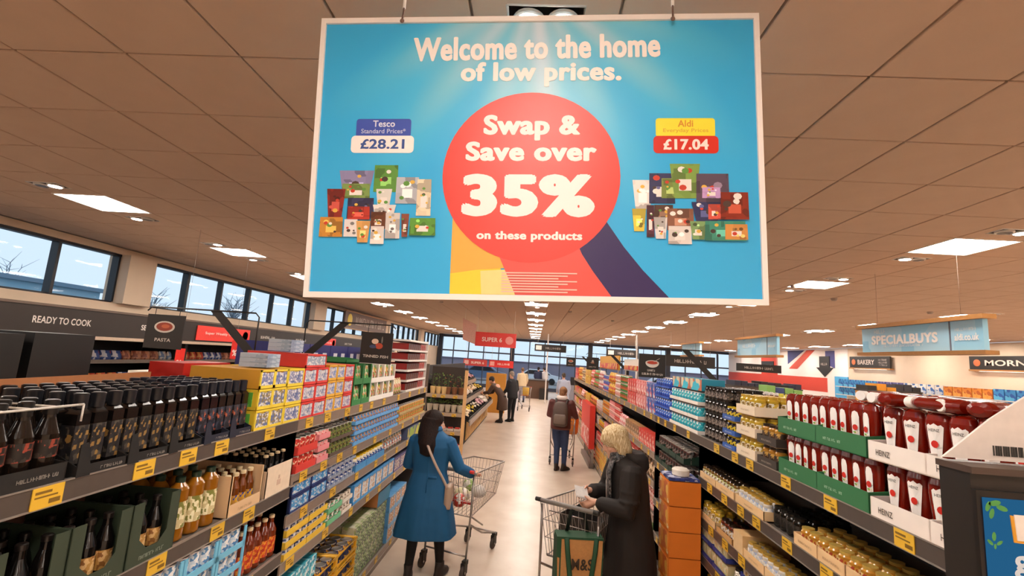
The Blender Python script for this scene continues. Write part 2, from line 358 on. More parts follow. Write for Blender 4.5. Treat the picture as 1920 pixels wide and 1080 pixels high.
nav = [(.15, -.30), (.205, -.26), (.241, -.222), (.30, -.31), (.36, -.385), (.442, -.472), (.26, -.472), (.20, -.39), (.165, -.335)]
flat('navy_band', nav, '#35285a', -.0018)
flat('red_disc', circ, '#e0463c', -.0022)
def word(s, x0, x1, z0, z1, col='#f8efea', bold=.03, rot=0, par=None, y=-.0035, nm='lettering'):
    o = ob(nm, textmesh(s, col, bold, x1-x0, z1-z0), par or S_, ((x0+x1)/2, y, (z0+z1)/2))
    if rot: o.rotation_euler = (0, -rot, 0)
    return o
word('Welcome to the home', -.42, .424, .336, .424, bold=.045, rot=.012, y=-.002)
word('of low prices.', -.252, .294, .238, .328, bold=.045, y=-.002)
word('Swap &', -.168, .157, .047, .138, bold=.05)
word('Save over', -.226, .212, -.024, .044, bold=.05)
word('35%', -.234, .206, -.214, -.068, bold=.06)
word('on these products', -.181, .166, -.298, -.262, bold=.045)
flat('price_tab', rrect(-.606, -.416, .06, .125, .01), '#3f56b0', -.0012); word('Tesco', -.548, -.472, .096, .119, '#dfe3f2', .02, y=-.002); word('Standard Prices*', -.588, -.434, .073, .090, '#c9cfe8', .01, y=-.002)
flat('price_plate', rrect(-.621, -.404, .004, .065, .014), '#f5eeea', -.0013); word('£28.21', -.588, -.436, .018, .053, '#3a5596', .03, y=-.002)
flat('price_tab', rrect(.406, .599, .06, .126, .01), '#f0e23c', -.0012); word('Aldi', .478, .528, .096, .119, '#d98f2c', .02, y=-.002); word('Everyday Prices', .43, .577, .074, .090, '#dcae3a', .01, y=-.002)
flat('price_plate', rrect(.398, .609, .005, .065, .014), '#d3301f', -.0013); word('£17.04', .43, .577, .017, .054, '#f8e9e2', .04, y=-.002)
flat('small_print_patch', [(-.165, -.395), (-.085, -.39), (-.05, -.471), (-.16, -.471)], '#f2d98c', -.0016)
b = MB()
for k in range(8):
    zz = -.398-k*.0088; b.add([(-.095, -.003, zz), (.15-.03*(k % 3), -.003, zz), (.15-.03*(k % 3), -.003, zz-.004), (-.095, -.003, zz-.004)], [(0, 1, 2, 3)], M('#f3c3b4', .5, var=0))
ob('small_print', b, S_)
PL = [(-0.651,-0.151,-0.539,-0.058,'#8d86ad'),(-0.644,-0.155,-0.546,-0.104,'#7f9a52'),(-0.535,-0.132,-0.452,-0.039,'#5f9440'),(-0.523,-0.187,-0.472,-0.122,'#d9d6cf'),(-0.458,-0.172,-0.379,-0.081,'#b9bcc4'),(-0.386,-0.213,-0.337,-0.088,'#ead9ba'),(-0.691,-0.222,-0.631,-0.123,'#8f2a20'),(-0.621,-0.225,-0.529,-0.154,'#3b3a5e'),(-0.618,-0.228,-0.542,-0.184,'#c0392b'),(-0.53,-0.227,-0.456,-0.177,'#e6e0da'),(-0.711,-0.288,-0.631,-0.221,'#c98a35'),(-0.627,-0.287,-0.581,-0.228,'#e3dcd8'),(-0.584,-0.306,-0.539,-0.233,'#d9a35e'),(-0.537,-0.26,-0.486,-0.202,'#6b3a20'),(-0.487,-0.292,-0.437,-0.205,'#ddd6d0'),(-0.433,-0.286,-0.408,-0.208,'#8a4a3a'),(-0.535,-0.311,-0.489,-0.251,'#e8dfd8'),(-0.405,-0.281,-0.317,-0.222,'#5f9a3a')]
PRR = [(0.331,-0.184,0.393,-0.086,'#eee4df'),(0.382,-0.165,0.466,-0.063,'#34365c'),(0.422,-0.147,0.478,-0.08,'#7f9046'),(0.453,-0.147,0.544,-0.031,'#7fa04c'),(0.533,-0.161,0.639,-0.064,'#5a4a5c'),(0.552,-0.146,0.611,-0.11,'#c39ccf'),(0.328,-0.258,0.37,-0.183,'#e6cf4a'),(0.373,-0.277,0.398,-0.171,'#5a2a3a'),(0.397,-0.219,0.459,-0.17,'#5b3d2d'),(0.397,-0.282,0.438,-0.211,'#dfd9d6'),(0.438,-0.254,0.524,-0.182,'#8a5a44'),(0.441,-0.299,0.516,-0.24,'#ded5cf'),(0.52,-0.224,0.609,-0.16,'#2f3560'),(0.569,-0.217,0.609,-0.167,'#dd5a4a'),(0.608,-0.217,0.698,-0.127,'#8a2c16'),(0.512,-0.284,0.561,-0.224,'#7fa268'),(0.556,-0.287,0.687,-0.223,'#3f8f78'),(0.62,-0.283,0.692,-0.233,'#d3914a')]
def shade(h, k):
    c = [int(h[i:i+2], 16) for i in (1, 3, 5)]; return '#%02x%02x%02x' % tuple(int(max(0, min(255, q*k+(40 if k > 1 else 0)))) for q in c)
for grp in (PL, PRR):
    for n, (a, z0, c_, z1, col) in enumerate(grp):
        y = -.0012-.0004*n; bb = MB(); wd, ht = c_-a, z1-z0; top = .12*wd if n % 3 == 0 else -.06*wd
        bb.add([(a-top*.3, y, z1), (c_+top*.3, y, z1), (c_-max(0, top), y, z0), (a+max(0, top), y, z0)], [(0, 1, 2, 3)], PR(col, col, shade(col, .78), shade(col, .95), s=28, rough=.4))
        bb.add([(a+wd*.28, y-.0002, z0+ht*.55), (c_-wd*.28, y-.0002, z0+ht*.55), (c_-wd*.28, y-.0002, z0+ht*.22), (a+wd*.28, y-.0002, z0+ht*.22)], [(3, 2, 1, 0)], M('#e9e2dc' if n % 2 else shade(col, 1.2), .4, var=.03))
        rg = random.Random(n*7+int(a*100)); 
        for q in range(5):
            cx, cz, rr = a+wd*rg.uniform(.2, .8), z0+ht*rg.uniform(.2, .85), min(wd, ht)*rg.uniform(.07, .16); cc = rg.choice(['#efe8e0', shade(col, .55), shade(col, 1.25), '#c8402c', '#e0b24a', '#5f9440', '#4a3a34'])
            bb.add([(cx+rr*math.cos(j*PI/4), y-.0003-.00002*q, cz+rr*.8*math.sin(j*PI/4)) for j in range(8)], [tuple(range(8))], M(cc, .4, var=.03))
        ob('product_picture', bb, S_)
for i, (x, z) in enumerate(((-.46, .48), (.463, .476))):
    t = SM @ Vector((x, -.01, z)); r = thing('hanging_rod', 'thin white rod hanging the big poster, %s end' % ('left' if i == 0 else 'right'), 'hanger', t)
    b = MB(); b.rod([(0, 0, .045), (0, .0, HC-t.z)], .0055, M('#f2eeea', .4), 8); ob('rod', b, r)
    b = MB(); b.rod([(0, -.002, -.012), (0, -.006, .0), (0, -.002, .02), (0, 0, .05)], .0035, M('#6b5248', .4), 6); b.ell((0, -.006, -.008), (.008, .005, .008), M('#7a5d50', .4), n=8, k=6); ob('hook', b, r)

# ---------------------------------------------------------------- aisle signs on arms
BLK = M('#1d1713', .45, var=.04); LT = '#cfc4ba'
def icon(kind, par, s):
    b = MB(); n = 20
    def disc(cx, cz, rx, rz, col, y, a0=0, a1=360, N=20):
        pts = [(cx+rx*math.cos(math.radians(a0+(a1-a0)*k/N)), y, cz+rz*math.sin(math.radians(a0+(a1-a0)*k/N))) for k in range(N+(0 if a1-a0 == 360 else 1))]
        b.add(pts, [tuple(range(len(pts)))], M(col, .5, var=.05))
    if kind == 'plate': disc(0, 0, .5*s, .27*s, '#d8cdc2', -.001); disc(0, .01*s, .4*s, .2*s, '#9c3d24', -.002); disc(.05*s, .03*s, .2*s, .09*s, '#c9643c', -.003)
    if kind == 'fish': disc(-.1*s, .15*s, .2*s, .15*s, '#d8b9a0', -.001); disc(.15*s, -.1*s, .22*s, .17*s, '#b5462c', -.002); disc(-.2*s, -.15*s, .2*s, .1*s, '#3a4666', -.0025); disc(.3*s, .25*s, .04*s, .2*s, '#8a8078', -.002)
    if kind == 'bowl': disc(0, 0, .46*s, .34*s, '#d8cdc2', -.001, 180, 360); disc(0, .0, .46*s, .16*s, '#c9bdb1', -.002); disc(0, .0, .36*s, .11*s, '#b8402a', -.003); b.add([(.1*s, -.004, .08*s), (.5*s, -.004, .34*s), (.5*s, -.004, .30*s), (.13*s, -.004, .05*s)], [(3, 2, 1, 0)], M('#b0a69c', .5))
    if kind == 'jar': disc(0, .05*s, .16*s, .26*s, '#a89486', -.001); disc(-.12*s, -.12*s, .2*s, .1*s, '#8a6a58', -.002); disc(.08*s, -.14*s, .15*s, .08*s, '#9a5a40', -.003)
    return ob('icon', b, par)
def aisle_sign(X, Y, side, sx0, sx1, z0, z1, text, ic, where, tipz=2.42):
    """post on the gondola spine at X, sign between sx0..sx1, both over the aisle"""
    t = thing('aisle_sign', where, 'aisle sign', (X, Y, 1.9))
    d = -1 if sx0 < X else 1
    far = sx0-.015 if d < 0 else sx1+.015
    tip = X+d*.36
    b = MB(); b.prism([(-.03, 0), (.03, 0), (.03, .18), (d*.36+.03, tipz-1.9), (d*.36-.05*d-.0, tipz-1.9), (-.03, .2)] if d > 0 else [(-.03, 0), (.03, 0), (.03, .2), (d*.36+.05, tipz-1.9), (d*.36-.03, tipz-1.9), (-.03, .18)], .012, BLK); ob('bracket_arm', b, t)
    b = MB(); b.rod([(.0, -.008, .1), (.0, -.008, tipz-1.9-.03), (d*.03, -.008, tipz-1.9), (far-X-d*.03, -.008, tipz-1.9), (far-X, -.008, tipz-1.93)], .006, BLK); ob('hanging_rod', b, t)
    b = MB(); b.box(sx0-X, sx1-X, -.016, -.006, z0-1.9, z1-1.9, BLK)
    p = ob('sign_board', b, t); cx = (sx0+sx1)/2-X; s = (sx1-sx0)
    b = MB()
    for q in (sx0+.05, sx1-.05): b.rod([(q-X, -.01, z1-1.9), (q-X, -.008, tipz-1.9)], .003, BLK, 4)
    ob('hook', b, t)
    i = icon(ic, p, s*.55); i.location = (cx, -.018, (z0+z1)/2-1.9+s*.12)
    for k, line in enumerate(text):
        ob('lettering', textmesh(line, LT, .02, min(s*.8, s*.085*len(line)), s*.085) if isinstance(line, str) else strokes(s*line[0], s*.08, LT, seed=int(X*7+k)), p, (cx, -.018, z0-1.9+s*(.22 if len(text) == 1 else .27-.14*k)))
    return t
aisle_sign(-2.05, 3.38, 'L', -2.90, -2.61, 2.115, 2.365, ['PASTA'], 'plate', 'black hanging sign reading PASTA with a red plate, left of the aisle')
aisle_sign(-2.05, 4.1, 'L', -1.53, -1.25, 2.09, 2.36, ['TINNED FISH'], 'fish', 'black hanging sign reading TINNED FISH over the left shelves', 2.43)
aisle_sign(-2.05, 7.0, 'L', -2.03+.03, -1.78, 2.0, 2.28, [(.6,), (.55,)], 'jar', 'small black aisle sign with two text lines near the plant shelves', 2.34)
aisle_sign(2.0, 5.3, 'R', 1.145, 1.435, 2.105, 2.36, [(.35,), (.75,)], 'bowl', 'black hanging sign with a red bowl over the right shelves', 2.43)
aisle_sign(2.0, 10.3, 'R', 1.12, 1.38, 2.08, 2.34, [(.6,)], 'jar', 'small black hanging sign far over the right shelves below the yellow header', 2.42)
aisle_sign(2.0, 16.5, 'R', 1.1, 1.4, 2.05, 2.35, [(.6,)], 'plate', 'smallest and farthest black hanging sign over the right shelves', 2.42)

# ---------------------------------------------------------------- hanging box signs
def boxsign(X, Y0, Y1, z0, z1, label, texts, split=.78, first=False):
    t = thing('hanging_banner', label, 'hanging sign', (X, Y1, z0))
    L = Y1-Y0; H = z1-z0
    face = PR('#9ad2ee', '#acd9f0', '#90cbea', '#b8def0', s=3, rough=.4)
    b = MB(); b.box(0, .05, -L*split, 0, .02, H-.02, face); ob('printed_panel', b, t)
    b = MB(); b.box(0, .05, -L, -L*split-.015, .02, H-.02, face); ob('printed_panel', b, t)
    b = MB(); wd = M('#a8753f', .5)
    b.box(-.04, .09, -L-.05, .05, H-.03, H+.015, wd); b.box(-.04, .09, -L-.05, .05, -.02, .02, wd); b.box(-.005, .055, -L*split-.015, -L*split, .02, H-.02, M('#6a6f80', .5)); ob('frame', b, t)
    R_ = Matrix.Rotation(-PI/2, 4, 'Z')
    for s_, cy, cz, ww, hh, bo in texts:
        o = ob('lettering', textmesh(s_, '#f8f0ec', bo, ww, hh) if s_[0] != '~' else strokes(ww, hh, '#e6ecf0'), t, mat=Matrix.Translation((-.004, -cy*L, cz*H)) @ R_)
    b = MB()
    for q in (.15, .85): b.rod([(.025, -L*q, H), (.025, -L*q, HC-z0)], .0012, M('#5a4a42', .8), 5)
    ob('hanger', b, t)
boxsign(4.3, 4.75, 6.44, 2.57, 2.925, 'blue hanging box sign reading SPECIALBUYS above the right-hand aisles', [('SPECIALBUYS', .40, .48, 1.0, .115, .05), ('~weekly', .19, .78, .18, .05, .01), ('~small', .40, .27, .6, .03, 0), ('aldi.co.uk', .895, .44, .27, .07, .03), ('~find', .895, .66, .25, .03, 0)])
boxsign(4.3, 8.65, 10.3, 2.56, 2.94, 'smaller pale blue hanging sign behind the SPECIALBUYS sign', [('~', .33, .55, .6, .08, .02), ('aldi.co.uk', .88, .5, .25, .05, .01)])
boxsign(4.3, 12.6, 14.1, 2.6, 2.95, 'third and farthest pale blue hanging sign in the same row', [('~', .4, .5, .5, .08, .02)])
t = thing('hanging_banner', 'brown hanging board with a yellow badge in front of the left windows', 'hanging sign', (-6.7, 16.1, 2.88))
b = MB(); b.box(-.06, 0, 0, 4.6, 0, .6, M('#6e5446', .5)); b.box(-.08, .03, -.03, 4.63, .58, .62, M('#b8906a', .5)); b.box(-.08, .03, -.03, 4.63, -.03, .0, M('#b8906a', .5)); ob('board', b, t)
ob('lettering', strokes(3.2, .3, '#b8a594', seed=4), t, mat=Matrix.Translation((.006, 2.6, .3)) @ Matrix.Rotation(PI/2, 4, 'Z')); b = MB(); b.ell((.0, .45, .3), (.01, .22, .22), M('#e6c84a', .5)); ob('badge', b, t)
# red SUPER 6 sign
t = thing('hanging_banner', 'red hanging box sign reading SUPER 6 over the produce corner', 'hanging sign', (-1.8, 14, 2.5))
b = MB(); b.box(0, 1.22, 0, .04, 0, .42, M('#e2403a', .4)); ob('front_panel', b, t)
b = MB(); b.prism([(0, .04), (-.38, .16), (-.42, .8), (0, .62)], .03, M('#dba898', .5), Matrix.Translation((0, .02, 0))); ob('side_panel', b, t)
ob('lettering', textmesh('SUPER 6', '#f8d8d0', .03, .6, .13), t, (.5, -.004, .21)); b = MB(); b.prism([(1.02+.12*math.cos(k*PI/8), .21+.12*math.sin(k*PI/8)) for k in range(16)], .004, M('#ee9a92', .5), Matrix.Translation((0, -.006, 0))); ob('emblem', b, t)
b = MB()
for q in ((-.35, .8), (.05, .42), (1.15, .42)): b.rod([(q[0], .02, q[1]-.05), (q[0], .02, 1.1)], .004, M('#ddd6cc', .4), 5)
ob('hanger', b, t)
def banner(x0, x1, y, z0, z1, col, txt, label, tc='#f3dcd4', cat='hanging sign', hang=True, dot=None):
    t = thing('banner_board', label, cat, ((x0+x1)/2, y, z0)); w_ = x1-x0; h_ = z1-z0
    b = MB(); b.box(-w_/2, w_/2, 0, .05, 0, h_, M(col, .45)); ob('board', b, t)
    if txt: ob('lettering', textmesh(txt, tc, .03, w_*(.55 if dot else .75), h_*.36) if txt[0] != '~' else strokes(w_*(.5 if dot else .65), h_*.3, tc), t, (w_*.1 if dot else 0, -.004, h_/2))
    if dot: b = MB(); b.box(-w_*.46, -w_*.28, -.006, 0, h_*.2, h_*.8, M(dot, .4)); ob('icon', b, t)
    if hang:
        b = MB()
        for q in (-.4, .4): b.rod([(q*w_, .02, h_), (q*w_, .02, HC-z0)], .006, M('#ddd6cc', .4), 5)
        ob('hanger', b, t)
banner(-2.1, -.97, 22, 1.73, 2.05, '#d9302c', '~', 'red banner with white text over the far produce stand', dot='#f0a8a0')
banner(-3.3, -2.2, 22, 1.73, 2.03, '#c9443f', 'SUPER 6', 'faded red banner left of the far red banner', dot='#e8b8b0')
banner(-.03, 1.5, 23, 2.62, 2.96, '#1c1714', '~', 'black hanging board with a white picture over the far aisle end', '#a9a09a', dot='#e8dfd8')
banner(3.3, 4.75, 22, 2.58, 2.92, '#2b2725', '~', 'second black hanging board right of the far aisle end', '#a9a09a', dot='#e8dfd8')
banner(4.9, 6.7, 18, 2.3, 2.72, '#1c1714', '~', 'black hanging board in front of the glass front, right side', '#b9aea6')
banner(7.9, 9.6, 19, 2.3, 2.6, '#1c1714', '~', 'black hanging board left of the flag mural', '#b9aea6')

# ---------------------------------------------------------------- right wall: flag mural, bakery signs
fl = thing('flag_mural', 'red white and blue flag mural across the far right wall', 'mural', (XR-.01, 0, 0))
def wallpoly(name, pts, col, off):
    b = MB(); b.add([(-off, y, z) for y, z in pts], [tuple(range(len(pts)))], M(col, .6)); b.add([(-off+.004, y, z) for y, z in pts], [tuple(reversed(range(len(pts))))], M(col, .6)); ob(name, b, fl)
wallpoly('white_field', [(34, .9), (21.3, .9), (21.3, 3.58), (34, 3.58)], '#e6dcd8', .005)
wallpoly('red_bar', [(34, 1.6), (22.8, 1.6), (22.8, 2.25), (34, 2.25)], '#c8402e', .01)
wallpoly('red_upright', [(29.2, .9), (27.3, .9), (27.3, 3.58), (29.2, 3.58)], '#c8402e', .012)
wallpoly('blue_corner', [(26.2, 3.56), (24.6, 3.56), (26.2, 2.85)], '#333a72', .012)
wallpoly('red_diagonal', [(24.4, 3.56), (23.7, 3.56), (25.3, 2.62), (26.1, 2.62)], '#cc5240', .014)
wallpoly('blue_corner', [(22.9, 3.5), (22.2, 3.5), (22.2, 2.7), (22.9, 2.9)], '#4a4a86', .012)
def arrow(y0, y1, z0, z1, label, txt):
    t = thing('arrow_sign', label, 'wall sign', (XR-.05, y1, z0)); L = y1-y0; H = z1-z0
    b = MB(); P = [(-L*.2, H), (-L*.8, H), (-L*.8, H*.45), (-L, H*.45), (-L*.5, 0), (0, H*.45), (-L*.2, H*.45)]
    b.add([(0, p, q) for p, q in P], [tuple(range(7))], BLK); b.add([(.03, p, q) for p, q in P], [tuple(reversed(range(7)))], BLK)
    b.add([(0, p, q) for p, q in P]+[(.03, p, q) for p, q in P], [(k, (k+1) % 7, 7+(k+1) % 7, 7+k) for k in range(7)], BLK); ob('arrow', b, t)
    ob('lettering', strokes(L*.4, H*.12, '#b9aea6'), t, mat=Matrix.Translation((-.005, -L*.5, H*.62)) @ Matrix.Rotation(-PI/2, 4, 'Z'))
arrow(22.3, 23.6, 2.3, 3.25, 'black arrow shaped sign pointing down on the flag mural', 'EXIT')
arrow(27.2, 29.6, 2.35, 3.0, 'wider black arrow shaped sign left of the other arrow', 'DEALS')
b = MB(); b.box(XR-.06, XR-.02, 21.3, 22.2, 1.3, 2.35, M('#4fa5d6', .4)); ob('poster', b, label='plain blue poster at the right end of the flag mural', cat='poster')
def wallsign(y0, y1, z0, z1, txt, label, ic=True, extra=None):
    t = thing('wall_sign', label, 'wall sign', (XR-.14, y1, z0)); L = y1-y0; H = z1-z0
    b = MB(); b.box(0, .06, -L, 0, 0, H, BLK); b.box(-.02, .14, -L-.02, .02, -.05, 0, M('#a8753f', .5)); ob('board', b, t)
    R_ = Matrix.Rotation(-PI/2, 4, 'Z')
    ob('lettering', textmesh(txt, '#cdbfb2', .02, L*(.42 if extra else .70), H*.42), t, mat=Matrix.Translation((-.004, -L*(.43 if extra else .53), H*.5)) @ R_)
    b = MB(); b.ell((-.004, -L*(.11 if extra else .09), H*.5), (.004, .12, H*.26), M('#c46a3a', .5)); ob('icon', b, t)
    if extra:
        for k, e in enumerate(extra): ob('lettering', strokes(L*.2, H*.15, '#9b9088', seed=k), t, mat=Matrix.Translation((-.004, -L*.84, H*(.7-.22*k))) @ R_)
    b = MB(); b.box(.02, .05, -L*.9, -L*.1, -.052, -.05, emat('sign_lamp', LAMP_COL, 8)); ob('light_strip', b, t)
wallsign(18.7, 21.0, 2.76, 3.22, 'BAKERY', 'black wall sign reading BAKERY above the back shelves', extra=['FRESH', 'BAKED', 'DAILY'])
wallsign(12.6, 15.4, 2.8, 3.2, 'MORNING', 'black wall sign reading MORNING at the right edge')
# ---------------------------------------------------------------- shelving
GREY = M('#6a5f57', .5, var=.03); LIP = M('#5a504a', .4, .3, var=.05); BACK = M('#2a2624', .6); TKT = M('#dcae34', .45, var=.04); STEEL = M('#b5aca4', .35, .7, var=.04)
XF = {'L': -1.47, 'R': 1.40}
def wp(side, s, d): return (XF[side]-d, s) if side == 'L' else (XF[side]+d, s)
RZ = {'L': PI/2, 'R': -PI/2}
inkm = M('#7a5a18', .5, var=0)
tk = MB(); tk.box(-.048, .048, -.003, 0, -.032, .032, TKT); tk.box(-.04, .01, -.0036, -.003, .012, .020, inkm); tk.box(-.04, .03, -.0036, -.003, .0, .005, inkm); tk.box(.005, .04, -.0036, -.003, -.022, -.008, inkm); tk = tk.mesh('price_ticket')
tks = MB(); tks.box(-.036, .036, -.003, 0, -.03, .03, TKT); tks.box(-.028, .02, -.0036, -.003, .005, .012, inkm); tks = tks.mesh('price_ticket')
def gondola(side, y0, y1, shelves, top, label, tick=.36, seed=1, depth=.56, light=False):
    random.seed(seed)
    t = thing('shelving_unit', label, 'shelving', (*wp(side, y0, 0), 0), group='supermarket shelving')
    sg = -1 if side == 'L' else 1
    def bx(a0, a1, s0, s1, z0, z1): # depth range, along range -> local box coords
        xs = sorted((sg*a0, sg*a1)); return (xs[0], xs[1], s0-y0, s1-y0, z0, z1)
    b = MB(); b.box(*bx(depth, depth+.03, y0, y1, .1, top), BACK); ob('back_panel', b, t)
    lc = M('#8d7a6d', .4, .2, var=.05) if light else LIP
    b = MB(); b.box(*bx(.03, depth, y0, y1, 0, .1), M('#8a7a6e', .5)); ob('plinth', b, t)
    for z in shelves:
        b = MB(); b.box(*bx(.012, depth, y0, y1, z-.03, z-.002), GREY); sh = ob('shelf', b, t)
        b = MB(); b.box(*bx(0, .012, y0, y1, z-.062, z+.004), lc); b.box(*bx(-.003, .012, y0, y1, z-.066, z-.06), STEEL); b.box(*bx(-.003, .012, y0, y1, z+.002, z+.007), STEEL)
        ob('price_rail', b, sh)
        s = y0+random.uniform(.1, .3)
        while s < y1-.08:
            y = s-y0
            ob('price_ticket', tk if s < 4 else tks, sh, (-.001*sg, y, z-.03), RZ[side]); s += tick*random.uniform(.6, 1.25)
    for s in (y0, y1):
        b = MB(); b.box(*bx(.01, depth+.03, s-.012, s+.012, 0, shelves[0]-.06), M('#4a423d', .5)); ob('end_panel', b, t)
    return t
gondola('L', .3, 3.0, [1.735, 1.335, .95, .55, .16], 1.9, 'near left shelving run of dark bottles with grey price rails', seed=3)
gondola('L', 3.0, 6.6, [1.735, 1.395, 1.155, .88, .16], 1.9, 'left shelving run beyond the bottles, of tins and packets', tick=.42, seed=4, light=True)
gondola('R', .9, 4.12, [1.68, 1.36, 1.06, .79, .16], 1.85, 'near right shelving run of sauce bottles and jars', seed=5)
gondola('R', 4.12, 5.55, [1.68, 1.2, .8, .45, .16], 1.85, 'short dark right shelving bay behind the orange crate stack', seed=6)
gondola('R', 5.55, 16.5, [1.68, 1.26, .95, .6, .16], 1.85, 'long right shelving run stretching to the far checkouts', tick=.5, seed=7, light=True)
# back halves of both gondolas (facing the next aisles)
for sg, x0, y0, y1, nm in ((-1, -2.06, .3, 6.6, 'left'), (1, 2.0, .9, 16.5, 'right')):
    t = thing('shelving_unit', 'rear half of the %s shelving run facing the next aisle' % nm, 'shelving', (x0, y0, 0), group='supermarket shelving')
    xs = sorted((0, sg*.56))
    for z in (1.68, 1.3, .9, .5, .15):
        b = MB(); b.box(xs[0], xs[1], 0, y1-y0, z-.04, z-.002, GREY); ob('shelf', b, t)

# ---------------------------------------------------------------- packaging
def carton(w, d, h, lip, col, side=None, post=.02, cutcol=None, text=None, back=True, inner=None):
    """open-topped display carton, front at y=0 facing -Y, centred in x"""
    m = M(col, .6, var=.04, scale=12) if isinstance(col, str) else col; k = .004; b = MB(); im = M(inner, .7) if inner else m
    sh = side if side is not None else h
    b.box(-w/2, w/2, 0, d, 0, k, im)
    b.box(-w/2, w/2, 0, k, 0, lip, m)
    if back: b.box(-w/2, w/2, d-k, d, 0, h, im)
    for s in (-1, 1):
        x0, x1 = (-w/2, -w/2+k) if s < 0 else (w/2-k, w/2)
        v = [(x0, 0, 0), (x0, d, 0), (x0, d, h), (x0, d*.35, sh), (x0, 0, max(lip, sh if post else lip))]
        n = 5; vv = [(x0, p[1], p[2]) for p in v]+[(x1, p[1], p[2]) for p in v]
        b.add(vv, [tuple(range(n)), tuple(range(2*n-1, n-1, -1))]+[(q, n+q, n+(q+1) % n, (q+1) % n) for q in range(n)], m)
        if post: b.box(min(s*w/2, s*(w/2-post)), max(s*w/2, s*(w/2-post)), 0, k, lip, sh, m)
    return b
def bottle(h=.26, r=.034, body='#1a120e', cap='#101010', lab=('#2a2622', '#7a6a58', '#8c4a22'), n=10, neck=.32, capr=.014, caph=.03, ey=1, ls=.18, le=.5, square=False, sh=.12, rough=.15):
    B = MB(); z1 = h*(1-neck); rr = r*1.2 if square else r; nn = 4 if square else n; rot = PI/4 if square else 0
    B.lathe([(rr*.9, 0), (rr, .006), (rr, z1), (rr*.8, z1+h*sh*.4), (capr*1.05, z1+h*sh), (capr, h-caph)], M(body, rough, var=.03), nn, ey=ey, rot=rot, smooth=not square)
    Cc = MB(); Cc.lathe([(capr*1.12, h-caph), (capr*1.15, h-.003), (capr*.9, h)], M(cap, .3, var=.02), 10)
    Lb = MB(); Lb.lathe([(rr+.0008, h*ls), (rr+.0008, h*le)], PR(*lab, s=90, st=(1, 1, .7)), nn, ey=ey, rot=rot, smooth=not square); Lb.f = Lb.f[:-2]; Lb.mi = Lb.mi[:-2]; Lb.sm = Lb.sm[:-2]
    return [('body', B), ('cap', Cc), ('label_wrap', Lb)]
def can(h=.11, r=.037, lab=('#2d5fae', '#e8e4dd', '#c43a2c'), n=12, s=70):
    B = MB(); B.lathe([(r*.95, 0), (r, .004), (r, h-.004), (r*.95, h), (r*.88, h), (r*.86, h-.004), (0.001, h-.004)], [STEEL, PR(*lab, s=s), STEEL, STEEL, STEEL, STEEL], n); return [('can', B)]
def jar(h=.12, r=.034, fill='#b8863a', lid='#c9a24a', lab=('#e9e0d2', '#d9c9b0', '#8c3a22'), n=10):
    B = MB(); B.lathe([(r*.92, 0), (r, .008), (r, h*.78), (r*.8, h*.88)], M(fill, .15, var=.12, scale=60), n)
    L_ = MB(); L_.lathe([(r*.85, h*.86), (r*.86, h)], M(lid, .3, .4), n)
    W_ = MB(); W_.lathe([(r+.0008, h*.2), (r+.0008, h*.66)], PR(*lab, s=80), n); W_.f = W_.f[:-2]; W_.mi = W_.mi[:-2]; W_.sm = W_.sm[:-2]
    return [('glass', B), ('lid', L_), ('label_wrap', W_)]
def pack(w, d, h, front, col, s=60):
    B = MB(); B.box(-w/2, w/2, -d/2, d/2, 0, h, M(col, .5) if isinstance(col, str) else col, mf=PR(*front, s=s)); return [('pack', B)]
def pouch(w, d, h, front, s=50):
    B = MB(); m = PR(*front, s=s); B.loft([[(x*w/2*a, y*d/2*b_, z) for x, y in ((-1, -1), (0, -1.3), (1, -1), (1, 1), (0, 1.3), (-1, 1))] for z, a, b_ in ((0, .9, .9), (h*.3, 1, 1), (h*.75, .95, .6), (h, 1, .08))], m); return [('pouch', B)]
def ketchup(brand=True):
    red = M('#741204', .2, var=.08, scale=40); B = MB(); wid = [(.022, .026), (.024, .032), (.034, .046), (.039, .09), (.045, .155), (.045, .185), (.038, .205), (.02, .213)]
    B.lathe(wid, red, 14, ey=.62)
    Cp = MB(); Cp.lathe([(.026, 0), (.028, .004), (.027, .028), (.02, .03)], M('#ece4de', .35, var=.02), 14, ey=.8)
    P = MB(); y = -.0292
    if brand: pts = [(-.016, .05), (.016, .05), (.024, .13), (.027, .165), (.02, .172), (.012, .168), (0, .176), (-.012, .168), (-.02, .172), (-.027, .165), (-.024, .13)]
    else: pts = [(-.015, .045), (.015, .045), (.017, .15), (.012, .17), (0, .176), (-.012, .17), (-.017, .15)]
    def yy(x, z): return -(.026+.0035*min(1, max(0, (z-.05)/.1)))-.0006+abs(x)**2*9
    n = len(pts); P.add([(p[0], yy(*p), p[1]) for p in pts]+[(0, yy(0, .11)-.001, .11)], [(k, (k+1) % n, n) for k in range(n)], M('#efe8e2', .4, var=.02))
    P.add([(.012*math.cos(a*PI/5), yy(0, .1)-.002, .104+.013*math.sin(a*PI/5)) for a in range(10)], [tuple(range(10))], M('#c8281a', .4))
    if not brand: P.add([(-.012, yy(0, .08)-.0015, .078), (.012, yy(0, .08)-.0015, .078), (.012, yy(0, .08)-.0015, .087), (-.012, yy(0, .08)-.0015, .087)], [(0, 1, 2, 3)], PR('#d9a23a', '#7fae4a', '#e8e2da', s=120))
    parts = [('body', B), ('cap', Cp), ('label_plate', P)]
    return parts
def merge(parts):
    b = MB()
    for _, p in parts:
        o = len(b.v); b.v += p.v
        for q, mi, sm in zip(p.f, p.mi, p.sm): b.f.append(tuple(o+k for k in q)); b.mi.append(b.mid(p.mats[mi])); b.sm.append(sm)
    return b
